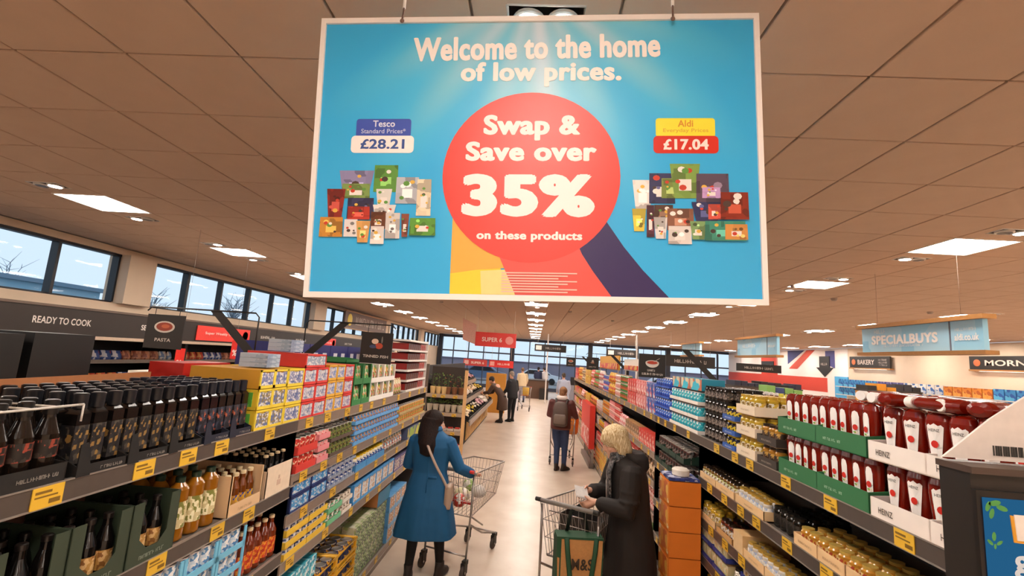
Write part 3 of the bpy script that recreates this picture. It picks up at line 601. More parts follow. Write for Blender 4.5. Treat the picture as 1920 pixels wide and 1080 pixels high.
class Prod:
    """a kind of product: shared meshes, each placed copy is its own object"""
    def __init__(s, name, parts, cat, split=True):
        s.name, s.cat = name, cat; s.whole = merge(parts).mesh(name) if (not split or len(parts) == 1) else None
        s.parts = None if s.whole else [(n, p.mesh(n)) for n, p in parts]; s.text = None
    def put(s, loc, rz, label, group, mat=None):
        if s.whole: return ob(s.name, s.whole, None, loc, rz, label, s.cat, group, None, mat)
        r = ob(s.name, s.parts[0][1], None, loc, rz, label, s.cat, group, None, mat)
        for n, me in s.parts[1:]: ob(n, me, r)
        if s.text: ob('lettering', s.text, r, (0, -.0305, .152))
        return r
N = [0]
def fill(side, s0, s1, z, prod, nx, nd, lev=1, pitch=.11, d0=.03, dp=.075, label='', group=None, jit=.003, rz=0, skip=0):
    """prod in nx columns along the shelf, nd rows deep, lev layers high"""
    st = (s1-s0)/nx
    for l in range(lev):
        for i in range(nx):
            for k in range(nd):
                if skip and random.random() < skip: continue
                x, y = wp(side, s0+st*(i+.5)+random.uniform(-jit, jit), d0+dp*(k+.5))
                prod.put((x, y, z+l*pitch), RZ[side]+rz+random.uniform(-.06, .06)*(4 if rz else 1), which(label, i, k, l, lev) if s0 < 5.6 and nx <= 18 else label, group or label); N[0] += 1
def trays(side, s0, s1, z, n, w, mesh, lev, pitch, label, d0=.0, name='display_carton', cat='carton', text=None):
    st = (s1-s0)/n; out = []
    for l in range(lev):
        for i in range(n):
            x, y = wp(side, s0+st*(i+.5), d0)
            o = ob(name, mesh, None, (x, y, z+l*pitch), RZ[side], which(label, i, 0, l, lev) if n*lev > 1 else label, cat, label if n*lev > 1 else None); out.append(o)
            if text: ob('lettering', text[0], o, (text[1], -.003, text[2]))
    return out

# ================================================================ LEFT, top shelf
Z1 = 1.738
dk1 = Prod('oil_bottle', bottle(.25, .034, '#17100c', '#141212', ('#1c1714', '#3a302a', '#1c1714', '#8c3c2c'), neck=.42, sh=.2, capr=.017, caph=.045, ls=.3, le=.52), 'bottle')
fill('L', .98, 1.5, Z1+.004, dk1, 7, 3, label='dark round-shouldered bottle with red and white label at the left edge', d0=.02)
cm = carton(.255, .4, .07, .06, '#151210', text=None, post=0).mesh('display_carton'); lt = strokes(.12, .012, '#8f8880')
trays('L', .98, 1.5, Z1, 2, .255, cm, 1, 0, 'black carton of round-shouldered bottles at the left edge', text=(lt, .04, .03))
wr_ = MB()
for k in range(7): wr_.rod([(-.26+k*.075, .02, .235), (-.26+k*.075, .3, .235)], .004, M('#b9b0a6', .4), 4)
wr_.rod([(-.28, .015, .235), (.28, .015, .235)], .004, M('#cfc8c0', .4), 4); wr_.rod([(.28, .015, .235), (.28, .015, .18)], .004, M('#cfc8c0', .4), 4)
x, y = wp('L', 1.25, 0); ob('shelf_divider', wr_, None, (x, y, Z1), PI/2, 'pale wire divider over the bottle necks at the left edge', 'divider')
dk2 = Prod('vinegar_bottle', bottle(.262, .029, '#120e0d', '#15151a', ('#1c1b1c', '#2c2826', '#4a443c', '#1a1a1e', '#242226', '#1c1a1c', '#8a6a3a', '#252327', '#1a1a1c'), neck=.26, sh=.06, capr=.019, caph=.05, ls=.12, le=.6, square=True), 'bottle')
fill('L', 1.53, 2.12, Z1+.004, dk2, 9, 5, label='tall square dark bottle with black cap, nearer half of the top shelf row', d0=.02, dp=.085)
dk3 = Prod('vinegar_bottle', bottle(.268, .028, '#0f0d0f', '#1a1c26', ('#20202a', '#1c1e28', '#2a2c38', '#a8543a', '#1a1c26', '#3a4050'), neck=.26, sh=.06, capr=.018, caph=.055, ls=.15, le=.55, square=True), 'bottle')
fill('L', 2.13, 2.49, Z1+.004, dk3, 6, 5, label='tall dark bottle with orange label spot beside the yellow cartons', d0=.02, dp=.085)
nb = MB(); wv = .195
def notch(w, h, peak, col):
    b = carton(w, .42, .1, h, col, post=0); P = [(-w/2, 0), (-w/2+.05, 0), (-w/2+.045, h), (-w/2+.025, peak), (-w/2, peak*.95)]
    b.prism(P, .004, M(col, .6), Matrix.Translation((0, -.004, 0))); return b
cm = notch(.195, .035, .11, '#100e0e').mesh('display_carton'); lt = strokes(.09, .01, '#9b948c', seed=2)
trays('L', 1.53, 2.12, Z1, 3, .195, cm, 1, 0, 'black peaked carton holding the square dark bottles', text=(lt, .03, .017))
cm = notch(.18, .035, .10, '#161a2c').mesh('display_carton')
trays('L', 2.13, 2.49, Z1, 2, .18, cm, 1, 0, 'navy peaked carton beside the yellow cartons', text=(lt, .03, .017))
b = MB(); b.box(-.45, .45, 0, .004, 0, .05, M('#a5683c', .7)); b.box(-.45, .45, 0, .5, -.01, 0, M('#a5683c', .7)); x, y = wp('L', 1.95, .47)
ob('cardboard_sheet', b, None, (x, y, Z1+.235), PI/2+.12, 'brown cardboard sheet lying behind the dark bottle tops', 'cardboard')
# cartons of soup and stock packets
def packcase(w, h, d, frame, c1, c2, sidecol, nwin=2, sprint=None):
    b = MB(); sm_ = PR(*sprint, s=30) if sprint else M(sidecol, .55, var=.04, scale=10)
    b.box(-w/2, w/2, .006, d, 0, h, M(sidecol, .55, var=.03)); b.box(-w/2+.001, w/2-.001, .0, .006, 0, h*.16, M(frame, .5)); b.box(-w/2+.001, w/2-.001, 0, .006, h*.9, h, M(frame, .5))
    st = w/nwin
    for k in range(nwin+1):
        x = -w/2+k*st; b.box(max(-w/2+.001, x-.012), min(w/2-.001, x+.012), 0, .006, 0, h, M(frame, .5))
    ws = MB()
    for k in range(nwin):
        x0 = -w/2+k*st+.012; x1 = x0+st-.024
        for q in range(3): ws.box(x0+(x1-x0)*q/3+.001, x0+(x1-x0)*(q+1)/3-.001, .002, .012, h*.16, h*(.86 if q != 1 else .82), PR(c1, c2, '#d8d4d2', s=90))
    if sprint: b.box(w/2, w/2+.002, .03, d-.04, h*.15, h*.85, sm_); b.box(-w/2-.002, -w/2, .03, d-.04, h*.15, h*.85, sm_)
    return b, ws
def cases(side, s0, s1, z, n, lev, h, frame, c1, c2, sidecol, label, sprint=None, nwin=2, d=.4, d0=0, sub='packets'):
    w = (s1-s0)/n-.004; b, ws = packcase(w, h-.004, d, frame, c1, c2, sidecol, nwin, sprint); m1 = b.mesh('packet_carton'); m2 = ws.mesh('packets')
    for l in range(lev):
        for i in range(n):
            x, y = wp(side, s0+(s1-s0)*(i+.5)/n, d0); o = ob('packet_carton', m1, None, (x, y, z+l*h), RZ[side], which(label, i, 0, l, lev) if n*lev > 1 else label, 'carton', label if n*lev > 1 else None); ob('packet_row', m2, o)
GP = ('#5da53e', '#7cbc55', '#e8d34a', '#3f8a3a')
cases('L', 2.51, 2.80, Z1, 1, 2, .112, '#e6c93a', '#5a6a9a', '#8c7a52', '#d9b62c', 'yellow packet carton with green printed side, nearest yellow stack', GP)
cases('L', 2.51, 2.80, Z1+.224, 1, 1, .105, '#e6c93a', '#5a6a9a', '#8c8aa8', '#c98f22', 'golden yellow carton topping the nearest yellow stack')
cases('L', 2.80, 3.0, Z1, 1, 3, .11, '#e6c93a', '#5a6a9a', '#8c8aa8', '#d9b62c', 'narrow yellow packet carton beside the red cartons', nwin=1)
cases('L', 3.0, 3.36, Z1, 2, 3, .11, '#d93a34', '#7a86a8', '#b8b4c0', '#c22c22', 'red packet carton in the nearer red stack', nwin=1)
cases('L', 3.36, 3.66, Z1, 2, 3, .115, '#e3ae3a', '#6a86c0', '#b0a8b8', '#c9862a', 'amber packet carton between the red stacks', nwin=1)
cases('L', 3.66, 3.84, Z1, 1, 3, .115, '#d93a34', '#8a76a8', '#b8b4c0', '#c22c22', 'red packet carton in the farther single red stack', nwin=1)
cases('L', 3.0, 3.3, Z1+.33, 1, 1, .09, '#d93a34', '#9aa6b8', '#8c96a8', '#c22c22', 'open red carton on top of the nearer red stack', nwin=1)
gp = Prod('soup_sachets', pack(.15, .16, .025, ('#8fa0b4', '#a9b6c4', '#7f8fa6'), PR('#93a1b2', '#a8b2c0', '#7c8ba0', s=20), s=30), 'packet')
for l in range(3):
    x, y = wp('L', 2.72, .14); gp.put((x, y, Z1+.332+l*.026), PI/2+.05, 'grey blue flat packet stacked on the nearest golden carton', 'grey packets on the golden carton')
    x, y = wp('L', 3.1, .2); gp.put((x, y, Z1+.425+l*.026), PI/2-.06, 'grey blue flat packet stacked on the open red carton', 'grey packets on the red carton')
x, y = wp('L', 2.75, .47); b = MB(); b.box(-.2, .2, 0, .2, 0, .13, M('#b81d12', .5)); ob('storage_box', b, None, (x, y, Z1+.2), PI/2, 'plain bright red box behind the yellow cartons', 'box')
# green and white pouch cartons
gpo = Prod('rice_pouch', pouch(.06, .03, .15, ('#3f8a48', '#5fae58', '#e8dcc8', '#c98a4a')), 'pouch')
wpo = Prod('rice_pouch', pouch(.07, .03, .15, ('#e8e2da', '#d9c34a', '#c4522c', '#5a6a8a', '#6a9a3a')), 'pouch')
gc = carton(.20, .4, .17, .05, '#2f7a40', post=.022).mesh('display_carton'); wc = carton(.18, .4, .165, .045, '#ece6df', post=.014).mesh('display_carton')
trays('L', 3.86, 4.27, Z1, 2, .2, gc, 2, .172, 'green display carton of pouches', )
fill('L', 3.87, 4.26, Z1+.005, gpo, 6, 3, 2, .172, dp=.05, d0=.01, label='green and cream pouch in the green cartons')
trays('L', 4.28, 5.0, Z1, 4, .18, wc, 2, .168, 'white display carton of coloured pouches')
fill('L', 4.29, 4.99, Z1+.01, wpo, 10, 2, 2, .168, dp=.05, d0=.01, label='colourful pouch standing in the white cartons')
b = carton(.3, .3, .04, .03, '#2f7a40', post=0); x, y = wp('L', 4.05, .1); ob('carton_lid', b, None, (x, y, Z1+.345), PI/2, 'flat green carton lid on top of the green pouch cartons', 'carton')
pk = Prod('crouton_pouch', pouch(.09, .05, .17, ('#d9a58c', '#b8603c', '#8fae4a', '#e6d3c0')), 'pouch', False)
fill('L', 5.02, 5.45, Z1, pk, 5, 2, 1, label='pink beige pouch before the white rack', dp=.08)
# white rack of red packs at the run's end
t = thing('display_rack', 'white five-tier rack of red packs at the end of the left top shelf', 'rack', (*wp('L', 5.5, 0), Z1))
for k in range(6):
    b = MB(); b.box(-.4, 0, 0, .95, k*.118, k*.118+.022, M('#e6dfd8', .5)); ob('shelf', b, t)
b = MB(); b.box(-.4, 0, .93, .95, 0, .62, M('#e6dfd8', .5)); ob('side_panel', b, t)
rp = Prod('jelly_pack', pack(.085, .3, .07, ('#2a1814', '#4a2018', '#1c1512', '#6a3a28'), '#8c1c14'), 'packet')
rq = Prod('jelly_pack', pack(.085, .3, .08, ('#9c2018', '#a82c20', '#c9a898', '#861812'), '#a8241c'), 'packet')
for k in range(5):
    for i in range(9):
        x, y = wp('L', 5.56+i*.098, .02+.15); (rq if i > 5 else rp).put((x, y, Z1+.024+k*.118), PI/2, '%s pack on the white rack, %s tier up, %s along' % ('bright red' if i > 5 else 'dark brown', ORD[k], ORD[i]), 'packs on the white rack, %s' % ('red' if i > 5 else 'dark'))

# ================================================================ LEFT near bay, second and third shelf
Z2 = 1.338
st_ = Prod('stout_bottle', bottle(.22, .03, '#0e0b0a', '#181210', ('#b88a4a', '#8a5a2c', '#d9b27a'), neck=.42, sh=.22, capr=.014, caph=.02, ls=.14, le=.44), 'bottle')
fill('L', 1.05, 2.02, Z2+.004, st_, 13, 3, label='black bottle with oval tan label in the dark green cartons', dp=.075, d0=.02)
def ucarton(w, d, h, col):
    b = carton(w, d, h, .055, col, post=.05, inner='#5a3424'); m = M(col, .6, var=.04)
    for s in (-1, 1): b.add([(s*(w/2-.05), 0, .055), (s*(w/2-.09), 0, .055), (s*(w/2-.05), 0, .095)], [(0, 1, 2)], m)
    b.f = b.f; return b
cm = ucarton(.235, .42, .235, '#333e2e').mesh('display_carton'); lt = strokes(.12, .014, '#8a9284', seed=3)
trays('L', 1.08, 2.04, Z2, 4, .235, cm, 1, 0, 'dark green U-fronted carton of black bottles', text=(lt, 0, .028))
oil = Prod('oil_bottle', bottle(.265, .043, '#8a5410', '#26382c', ('#e6dcb8', '#c9b88a', '#7a7a3a'), neck=.2, sh=.12, capr=.018, caph=.025, ls=.2, le=.62, ey=.9), 'bottle')
fill('L', 2.06, 2.36, Z2, oil, 3, 3, label='large golden oil bottle with dark green cap', dp=.09, d0=.02)
by = Prod('oil_bottle', bottle(.19, .025, '#6a3208', '#d9c39a', ('#d9a62c', '#c9903a', '#2c3f9a'), neck=.4, sh=.2, capr=.013, caph=.018, ls=.1, le=.42), 'bottle')
fill('L', 2.40, 2.66, Z2+.004, by, 4, 4, label='small amber bottle with cream cap in the kraft tray', dp=.062, d0=.02)
b = carton(.28, .4, .2, .06, '#d9b48a', post=.012, inner='#b98a58'); cm = b.mesh('display_carton')
trays('L', 2.39, 2.67, Z2, 1, .28, cm, 1, 0, 'cream kraft tray of small amber bottles', text=(strokes(.12, .012, '#9b7a58', seed=5), 0, .025))
b = MB(); b.box(-.135, .135, 0, .004, 0, .17, M('#e3cdb4', .6)); b.box(-.135, -.131, 0, .4, 0, .15, M('#cbb093', .6)); b.box(.131, .135, 0, .4, 0, .15, M('#cbb093', .6)); b.box(-.135, .135, 0, .4, 0, .004, M('#cbb093', .6))
b.box(-.02, .02, -.001, 0, .05, .08, M('#c9a892', .6)); b.box(-.008, .008, -.001, 0, .085, .105, M('#c9a892', .6))
x, y = wp('L', 2.85, 0); ob('display_carton', b, None, (x, y, Z2), PI/2, 'tall cream carton of black capped bottles before the bay divider', 'carton')
bd = Prod('vinegar_bottle', bottle(.225, .024, '#0d0b0b', '#c9b08a', ('#1c1815', '#3a3028'), neck=.45, sh=.2, capr=.012, caph=.014), 'bottle')
fill('L', 2.73, 2.98, Z2+.005, bd, 4, 5, label='black bottle with pale cap in the tall cream carton', dp=.06, d0=.02)
Z3 = .953
cn = Prod('milk_can', can(.09, .036, ('#e8e4e0', '#c9d4dc', '#5a8ab8')), 'can', False)
def ladder(w, d, h, tiers, col):
    b = MB(); m = M(col, .5)
    for s in (-1, 1): b.box(min(s*w/2, s*(w/2-.018)), max(s*w/2, s*(w/2-.018)), -.004, .002, 0, h*tiers, m)
    for k in range(tiers): b.box(-w/2, w/2, -.004, .002, k*h, k*h+.028, m); b.box(-w/2, w/2, 0, d, k*h, k*h+.004, m)
    return b
trays('L', 1.9, 2.58, Z3, 3, .22, ladder(.22, .36, .1, 3, '#6fb6d6').mesh('display_tray'), 1, 0, 'light blue ladder-fronted tray of white cans', name='display_tray')
fill('L', 1.91, 2.57, Z3+.006, cn, 9, 3, 3, .1, label='white and blue can in the light blue ladder tray', dp=.08, d0=.01)
ab = Prod('syrup_bottle', bottle(.235, .034, '#6a2408', '#e0c39a', ('#c9401c', '#e0902a', '#a82a14'), neck=.36, sh=.18, capr=.014, caph=.018, ls=.12, le=.5), 'bottle')
fill('L', 2.61, 2.98, Z3, ab, 5, 3, label='amber brown bottle with orange red label by the bay end', dp=.08, d0=.02)
yc = Prod('tomato_can', can(.085, .036, ('#d9d2c9', '#c9a63a', '#3a4a7a')), 'can', False)
trays('L', 1.2, 2.98, .553, 6, .29, ladder(.29, .36, .1, 2, '#d9a62a').mesh('display_tray'), 1, 0, 'yellow tray of cans on the low near left shelf', name='display_tray')
fill('L', 1.2, 2.98, .56, yc, 18, 2, 2, .1, label='steel topped can on the low near left shelf', dp=.08, d0=.01)

# ================================================================ LEFT far bay
def block(side, s0, s1, z, prod, nx, nd, lev, pitch, tcol, tlabel, plabel, th=.03, ntr=None, dp=.075, tiers=True):
    n = ntr or max(1, round((s1-s0)/.3)); w_ = (s1-s0)/n-.006
    tm_ = carton(w_, nd*dp+.02, th, th, tcol, post=0).mesh('display_tray')
    trays(side, s0, s1, z, n, w_, tm_, lev, pitch, tlabel, name='display_tray', cat='tray')
    fill(side, s0+.006, s1-.006, z+.005, prod, nx, nd, lev, pitch, label=plabel, d0=.008, dp=dp)
Z = 1.398
rd = Prod('tomato_can', can(.1, .036, ('#c22a20', '#d94436', '#a8241a', '#e6c8a8')), 'can', False)
block('L', 3.04, 3.32, Z, rd, 4, 3, 2, .112, '#d23a30', 'red tray of tins right after the bay divider', 'red labelled tin just beyond the bay divider', .05)
pn = Prod('salmon_can', can(.06, .04, ('#e06a70', '#e8b0a8', '#8a2a2c', '#d9a0a0')), 'can', False)
block('L', 3.33, 3.52, Z, pn, 3, 3, 3, .078, '#e08a8e', 'pink tray of flat tins', 'pink flat tin in the pink trays', .04)
bc = Prod('olive_can', can(.1, .034, ('#5a5a2c', '#8a7a4a', '#3a3428', '#7f9a4a')), 'can', False)
block('L', 3.54, 3.98, Z, bc, 6, 3, 2, .108, '#5a4a40', 'brown tray of green brown tins', 'green brown tin in the brown trays', .03)
lb = Prod('tuna_can', can(.07, .038, ('#c98a4a', '#5a9ad0', '#e6dcc8', '#4a7ab8')), 'can', False)
block('L', 4.0, 5.3, Z, lb, 16, 2, 3, .085, '#5f9fd6', 'sky blue tray of flat fish tins', 'blue and tan fish tin in the sky blue trays', .03)
og = Prod('bean_can', can(.09, .037, ('#d98a4a', '#7fae4a', '#e6c88a', '#c96a3a')), 'can', False)
block('L', 5.32, 6.56, Z, og, 14, 1, 2, .1, '#b8a068', 'tan tray of orange green tins at the run end', 'orange green tin near the end of the left run', .03)
Z = 1.158
cases('L', 3.03, 3.56, Z, 2, 2, .1, '#1c2f6a', '#2a78b8', '#4a9ad0', '#141d40', 'dark blue carton of cyan packets', nwin=1, d=.36)
bw = Prod('tuna_can', can(.06, .04, ('#e3e4e8', '#2c4a9a', '#8a96b0')), 'can', False)
block('L', 3.58, 4.1, Z, bw, 6, 2, 3, .068, '#8f96a8', 'grey tray of blue and white tins', 'blue and white flat tin in grey trays', .02)
yt = Prod('mayo_jar', jar(.12, .034, '#e3d8c0', '#ecc72c', ('#3a6ab0', '#e8e4dc', '#2c4a8a')), 'jar', False)
block('L', 4.12, 4.9, Z, yt, 10, 2, 1, .1, '#4a90c8', 'blue tray of yellow lidded jars', 'jar with bright yellow lid and blue label', .06)
rc = Prod('dressing_pouch', pouch(.08, .04, .13, ('#c4402c', '#e6c88a', '#e8e2da', '#4a9ab0')), 'pouch', False)
fill('L', 4.95, 5.7, Z, rc, 8, 2, label='red and cream pouch toward the run end', dp=.08)
b = MB(); b.box(-.32, .32, 0, .3, 0, .13, M('#5a6080', .5), mf=PR('#c9c23a', '#8fae3a', '#4a5a8a', '#2c3a6a', s=9)); x, y = wp('L', 6.1, 0); ob('display_carton', b, None, (x, y, Z), PI/2, 'green yellow and navy display carton at the left run end', 'carton')
Z = .883
yc2 = Prod('sardine_can', can(.055, .038, ('#e0dcd8', '#3a5aa0', '#c9ccd4')), 'can', False)
block('L', 3.03, 3.62, Z, yc2, 7, 3, 3, .07, '#e3ba3a', 'yellow tray of silver and blue tins', 'silver blue tin in the yellow trays', .04)
gw_ = Prod('bean_can', can(.07, .036, ('#e6e2d8', '#6fb88a', '#8a4a3a')), 'can', False)
block('L', 3.64, 3.9, Z, gw_, 3, 2, 2, .085, '#6fb88a', 'mint green tray of tins', 'mint and white tin in the green tray', .04)
block('L', 3.92, 4.12, Z, Prod('bean_can', can(.07, .036, ('#e6dcd0', '#8a7a6a', '#c9b8a4')), 'can', False), 3, 2, 2, .085, '#e3d9cc', 'cream tray of tins', 'cream and brown tin in the cream tray', .03)
cases('L', 4.14, 5.3, Z, 6, 1, .17, '#4a9ad6', '#c98a4a', '#e6e2dc', '#3f86c4', 'light blue windowed carton on the fourth left shelf', nwin=1, d=.34)
cases('L', 5.32, 6.5, Z, 5, 1, .15, '#6a5a8a', '#c9a09a', '#3a3a5a', '#4a4a6a', 'mauve windowed carton at the end of the fourth left shelf', nwin=1, d=.34)
Z = .163
gg = Prod('custard_can', can(.12, .045, ('#1c2a5a', '#d9a02c', '#20306a', '#c98f2c'), s=40), 'can')
def pframe(w, d, h, col):
    b = MB(); m = M(col, .5)
    for z in (h*.35, h*.95): b.rod([(-w/2, d, z), (-w/2, 0, z), (w/2, 0, z), (w/2, d, z)], .014, m, 6)
    for s in (-1, 1): b.box(s*w/2-.01, s*w/2+.01, 0, .02, 0, h, m)
    b.box(-w/2, w/2, 0, d, 0, .005, m); return b
pfm = pframe(.4, .42, .13, '#e0a824').mesh('display_tray')
for lv in range(3):
    for i in range(3):
        x, y = wp('L', 3.3+i*.42, 0); ob('display_tray', pfm, None, (x, y, Z+lv*.14), PI/2, 'yellow rimmed tray of large gold topped cans at floor level', 'tray', 'yellow rimmed trays')
fill('L', 3.1, 4.34, Z+.006, gg, 12, 4, 3, .14, dp=.098, d0=.02, label='large navy can with gold rim in the yellow rimmed trays')
tl = Prod('milk_carton', pack(.09, .1, .14, ('#3aa8c0', '#6cc8dc', '#2c88a8', '#e3ecec'), PR('#3aa8c0', '#8fd4e0', s=20)), 'packet')
fill('L', 3.1, 3.6, Z+.42, tl, 5, 3, 1, .1, dp=.1, label='teal and cyan pack on the stacked trays at floor level')
gr_ = Prod('pasta_pack', pack(.12, .13, .11, ('#4a5248', '#8fae6a', '#c9d4b0', '#2c3028'), PR('#c9c9a8', '#dcd6c0', '#a8b87a', s=25)), 'packet')
fill('L', 4.40, 5.28, Z, gr_, 7, 3, 4, .115, dp=.135, label='grey green wrapped multipack stacked at floor level')
cases('L', 5.3, 5.95, Z, 3, 3, .16, '#7fb4dc', '#a8703c', '#c98a4a', '#5a9ad0', 'pale blue framed carton stack near the far end', nwin=1, d=.4)
b = MB(); b.box(-.2, .2, 0, .3, 0, .14, M('#b0703c', .6), mf=M('#1f82a8', .5)); x, y = wp('L', 5.12, .02); ob('display_carton', b, None, (x, y, Z+.475), PI/2, 'brown carton with plain teal front on top of the multipacks', 'carton')
# ================================================================ RIGHT near run
ZR = 1.684
hz = Prod('ketchup_bottle', ketchup(True), 'bottle'); hz.text = textmesh('HEINZ', '#3a3630', .01, .034, .010)
ow = Prod('ketchup_bottle', ketchup(False), 'bottle')
wc2 = carton(.29, .36, .085, .075, '#e9ddd4', post=0, inner='#b98a62'); 
cm = wc2.mesh('display_carton'); lt = textmesh('HEINZ', '#4a4038', .01, .075, .022)
for lv in range(2):
    trays('R', 1.22, 2.09, ZR+lv*.222, 3, .29, cm, 1, 0, 'white carton of ketchup bottles with keystone labels, %s layer' % ('lower' if lv == 0 else 'upper'), text=(lt, -.06, .035))
fill('R', 1.24, 2.07, ZR+.006, hz, 8, 3, 2, .222, dp=.085, d0=.02, jit=.004, rz=.3, label='ketchup bottle with white keystone label in the white cartons')
gc2 = carton(.36, .36, .1, .085, '#2c6a40', post=0); cm = gc2.mesh('display_carton'); lt = strokes(.13, .012, '#a8c4ac', seed=6)
for lv in range(2):
    trays('R', 2.10, 2.82, ZR+lv*.222, 2, .36, cm, 1, 0, 'green carton of own-label ketchup, %s layer' % ('lower' if lv == 0 else 'upper'), text=(lt, -.05, .035))
fill('R', 2.11, 2.81, ZR+.006, ow, 9, 3, 2, .222, dp=.085, d0=.02, jit=.004, rz=.25, label='ketchup bottle with tall white strip label in the green cartons')
def lie(x, y, z, ang, prod, label, group):
    prod.put(None, 0, label, group, mat=Matrix.Translation((x, y, z)) @ Matrix.Rotation(ang, 4, 'Z') @ Matrix.Rotation(PI/2, 4, 'X') @ Matrix.Translation((0, 0, -.1)))
random.seed(11)
for k, (s, d, a) in enumerate(((1.32, .16, PI/2+.1), (1.47, .22, PI/2), (1.62, .12, -PI/2+.2), (1.74, .12, PI/2-.15), (1.86, .2, PI/2), (1.98, .1, -PI/2), (1.8, .05, .2), (2.12, .14, PI/2), (2.3, .2, PI/2+.2), (1.62, .3, PI/2), (1.4, .33, PI/2+.1), (2.02, .3, -PI/2+.1))):
    x, y = wp('R', s, d); lie(x, y, ZR+.222+.222+.026, a, hz, 'ketchup bottle lying flat on the standing ones, %s' % ['nearest the card', 'cap toward the card', 'white cap pointing at the aisle back', 'below the large white cap', 'beside the large white cap', 'in the middle', 'crosswise at the front', 'over the first green carton', 'farthest along', 'at the back, middle', 'at the back, near end', 'at the back, far end'][k], 'lying ketchup bottles')
# jars and trays next to the ketchup
def jb(side, s0, s1, z, prod, nx, nd, lev, pitch, tcol, th, tl_, pl_, txt=None, tc='#a08060', dp=.08, n=1):
    w_ = (s1-s0)/n-.006; m_ = carton(w_, nd*dp+.02, th, th, tcol, post=0, inner='#c9a070').mesh('display_tray')
    trays(side, s0, s1, z, n, w_, m_, lev, pitch, tl_, name='display_tray', cat='tray', text=(strokes(min(.12, w_*.6), .01, tc, seed=8), 0, th*.5) if txt else None)
    fill(side, s0+.008, s1-.008, z+.006, prod, nx, nd, lev, pitch, label=pl_, d0=.01, dp=dp)
j1 = Prod('relish_jar', jar(.11, .033, '#a8742a', '#3a2a1c', ('#3a2a20', '#c99a4a', '#5a4030')), 'jar')
jb('R', 2.84, 3.08, ZR, j1, 3, 3, 2, .125, '#3a322c', .05, 'dark tray of brown jars left of the green cartons', 'brown jar with dark lid left of the green cartons', 'chutney', '#a89a8c')
j2 = Prod('pickle_jar', jar(.12, .035, '#b8962c', '#c9a43c', ('#d9b23a', '#8a6a2c', '#e6dcc8')), 'jar')
jb('R', 3.10, 3.38, ZR, j2, 4, 3, 3, .135, '#e3cfb4', .06, 'cream tray of golden jars', 'golden jar with gold lid in the cream trays', 'pickles')
j3 = Prod('mustard_jar', jar(.085, .03, '#2c2a3a', '#e3c22c', ('#e3c22c', '#2c4a9a', '#1c1c2a')), 'jar', False)
jb('R', 3.40, 3.62, ZR, j3, 3, 3, 3, .1, '#2f5aa8', .035, 'blue tray of yellow capped mustards', 'small dark jar with yellow band in the blue trays', 'mustard', '#c9d4e8')
j4 = Prod('sauce_pot', jar(.1, .034, '#1c1614', '#2a2422', ('#3a3230', '#1c1816', '#8a7a70')), 'jar', False)
fill('R', 3.64, 4.1, ZR, j4, 6, 4, 4, .104, dp=.075, label='nearly black sauce pot in the tall dark stack')
tc_ = Prod('coconut_can', can(.1, .036, ('#18a0b0', '#48c0c8', '#e3e8e6', '#1c88a0')), 'can', False)
block('R', 4.14, 4.98, ZR, tc_, 10, 3, 3, .12, '#e8ded4', 'white tray of turquoise cans', 'turquoise can in the white trays', .03)
tcb = Prod('multipack_box', pack(.26, .2, .1, ('#1c9ab8', '#38b8d0', '#d9c8a8', '#c46a4a'), '#1788a4', s=14), 'box')
fill('R', 4.16, 5.0, ZR+.36, tcb, 3, 1, label='turquoise multipack box on top of the turquoise cans', d0=.03, dp=.2)
bl = Prod('bean_can', can(.1, .036, ('#1c4ac0', '#3a78d8', '#c9d4e8', '#14308a')), 'can', False)
block('R', 5.0, 5.6, ZR, bl, 7, 2, 4, .108, '#2858b8', 'royal blue tray of blue tins', 'royal blue tin beside the turquoise cans', .02)
# clear bottles with yellow caps and dark red bottles behind, on the rear half of the run
clb = [('body', MB().lathe([(.033, 0), (.036, .01), (.036, .15), (.03, .2), (.014, .235)], CLEAR, 12)), ('liquid', MB().lathe([(.031, .01), (.033, .02), (.033, .14)], M('#cfc8bc', .3, alpha=.35), 12)), ('cap', MB().lathe([(.017, .232), (.017, .262)], M('#e6d44a', .4), 12))]
cl = Prod('vinegar_bottle', clb, 'bottle')
for i in range(10):
    for k in range(3):
        cl.put((1.84+.085*k, 2.86+i*.088, ZR+.142), 0, 'clear bottle with yellow cap standing behind the jars', 'clear yellow capped bottles')
b = MB(); b.box(0, .3, 0, .92, 0, .14, M('#d9cfc4', .6)); ob('storage_box', b, None, (1.80, 2.82, ZR), 0, 'long pale carton under the clear yellow capped bottles', 'box')
drd = Prod('chilli_bottle', bottle(.2, .03, '#5a100a', '#e3ddd6', ('#8a1c12', '#3a0c08', '#c9a08a'), neck=.35, sh=.18, capr=.013, caph=.02), 'bottle', False)
for i in range(9):
    for k in range(2): drd.put((1.84+.07*k, 3.86+i*.08, ZR+.2), 0, 'dark red bottle with white cap behind the black pots', 'dark red bottles')
b = MB(); b.box(0, .3, 0, .8, 0, .19, M('#7a1410', .6)); ob('storage_box', b, None, (1.78, 3.8, ZR), 0, 'dark red carton under the red bottles behind the black pots', 'box')
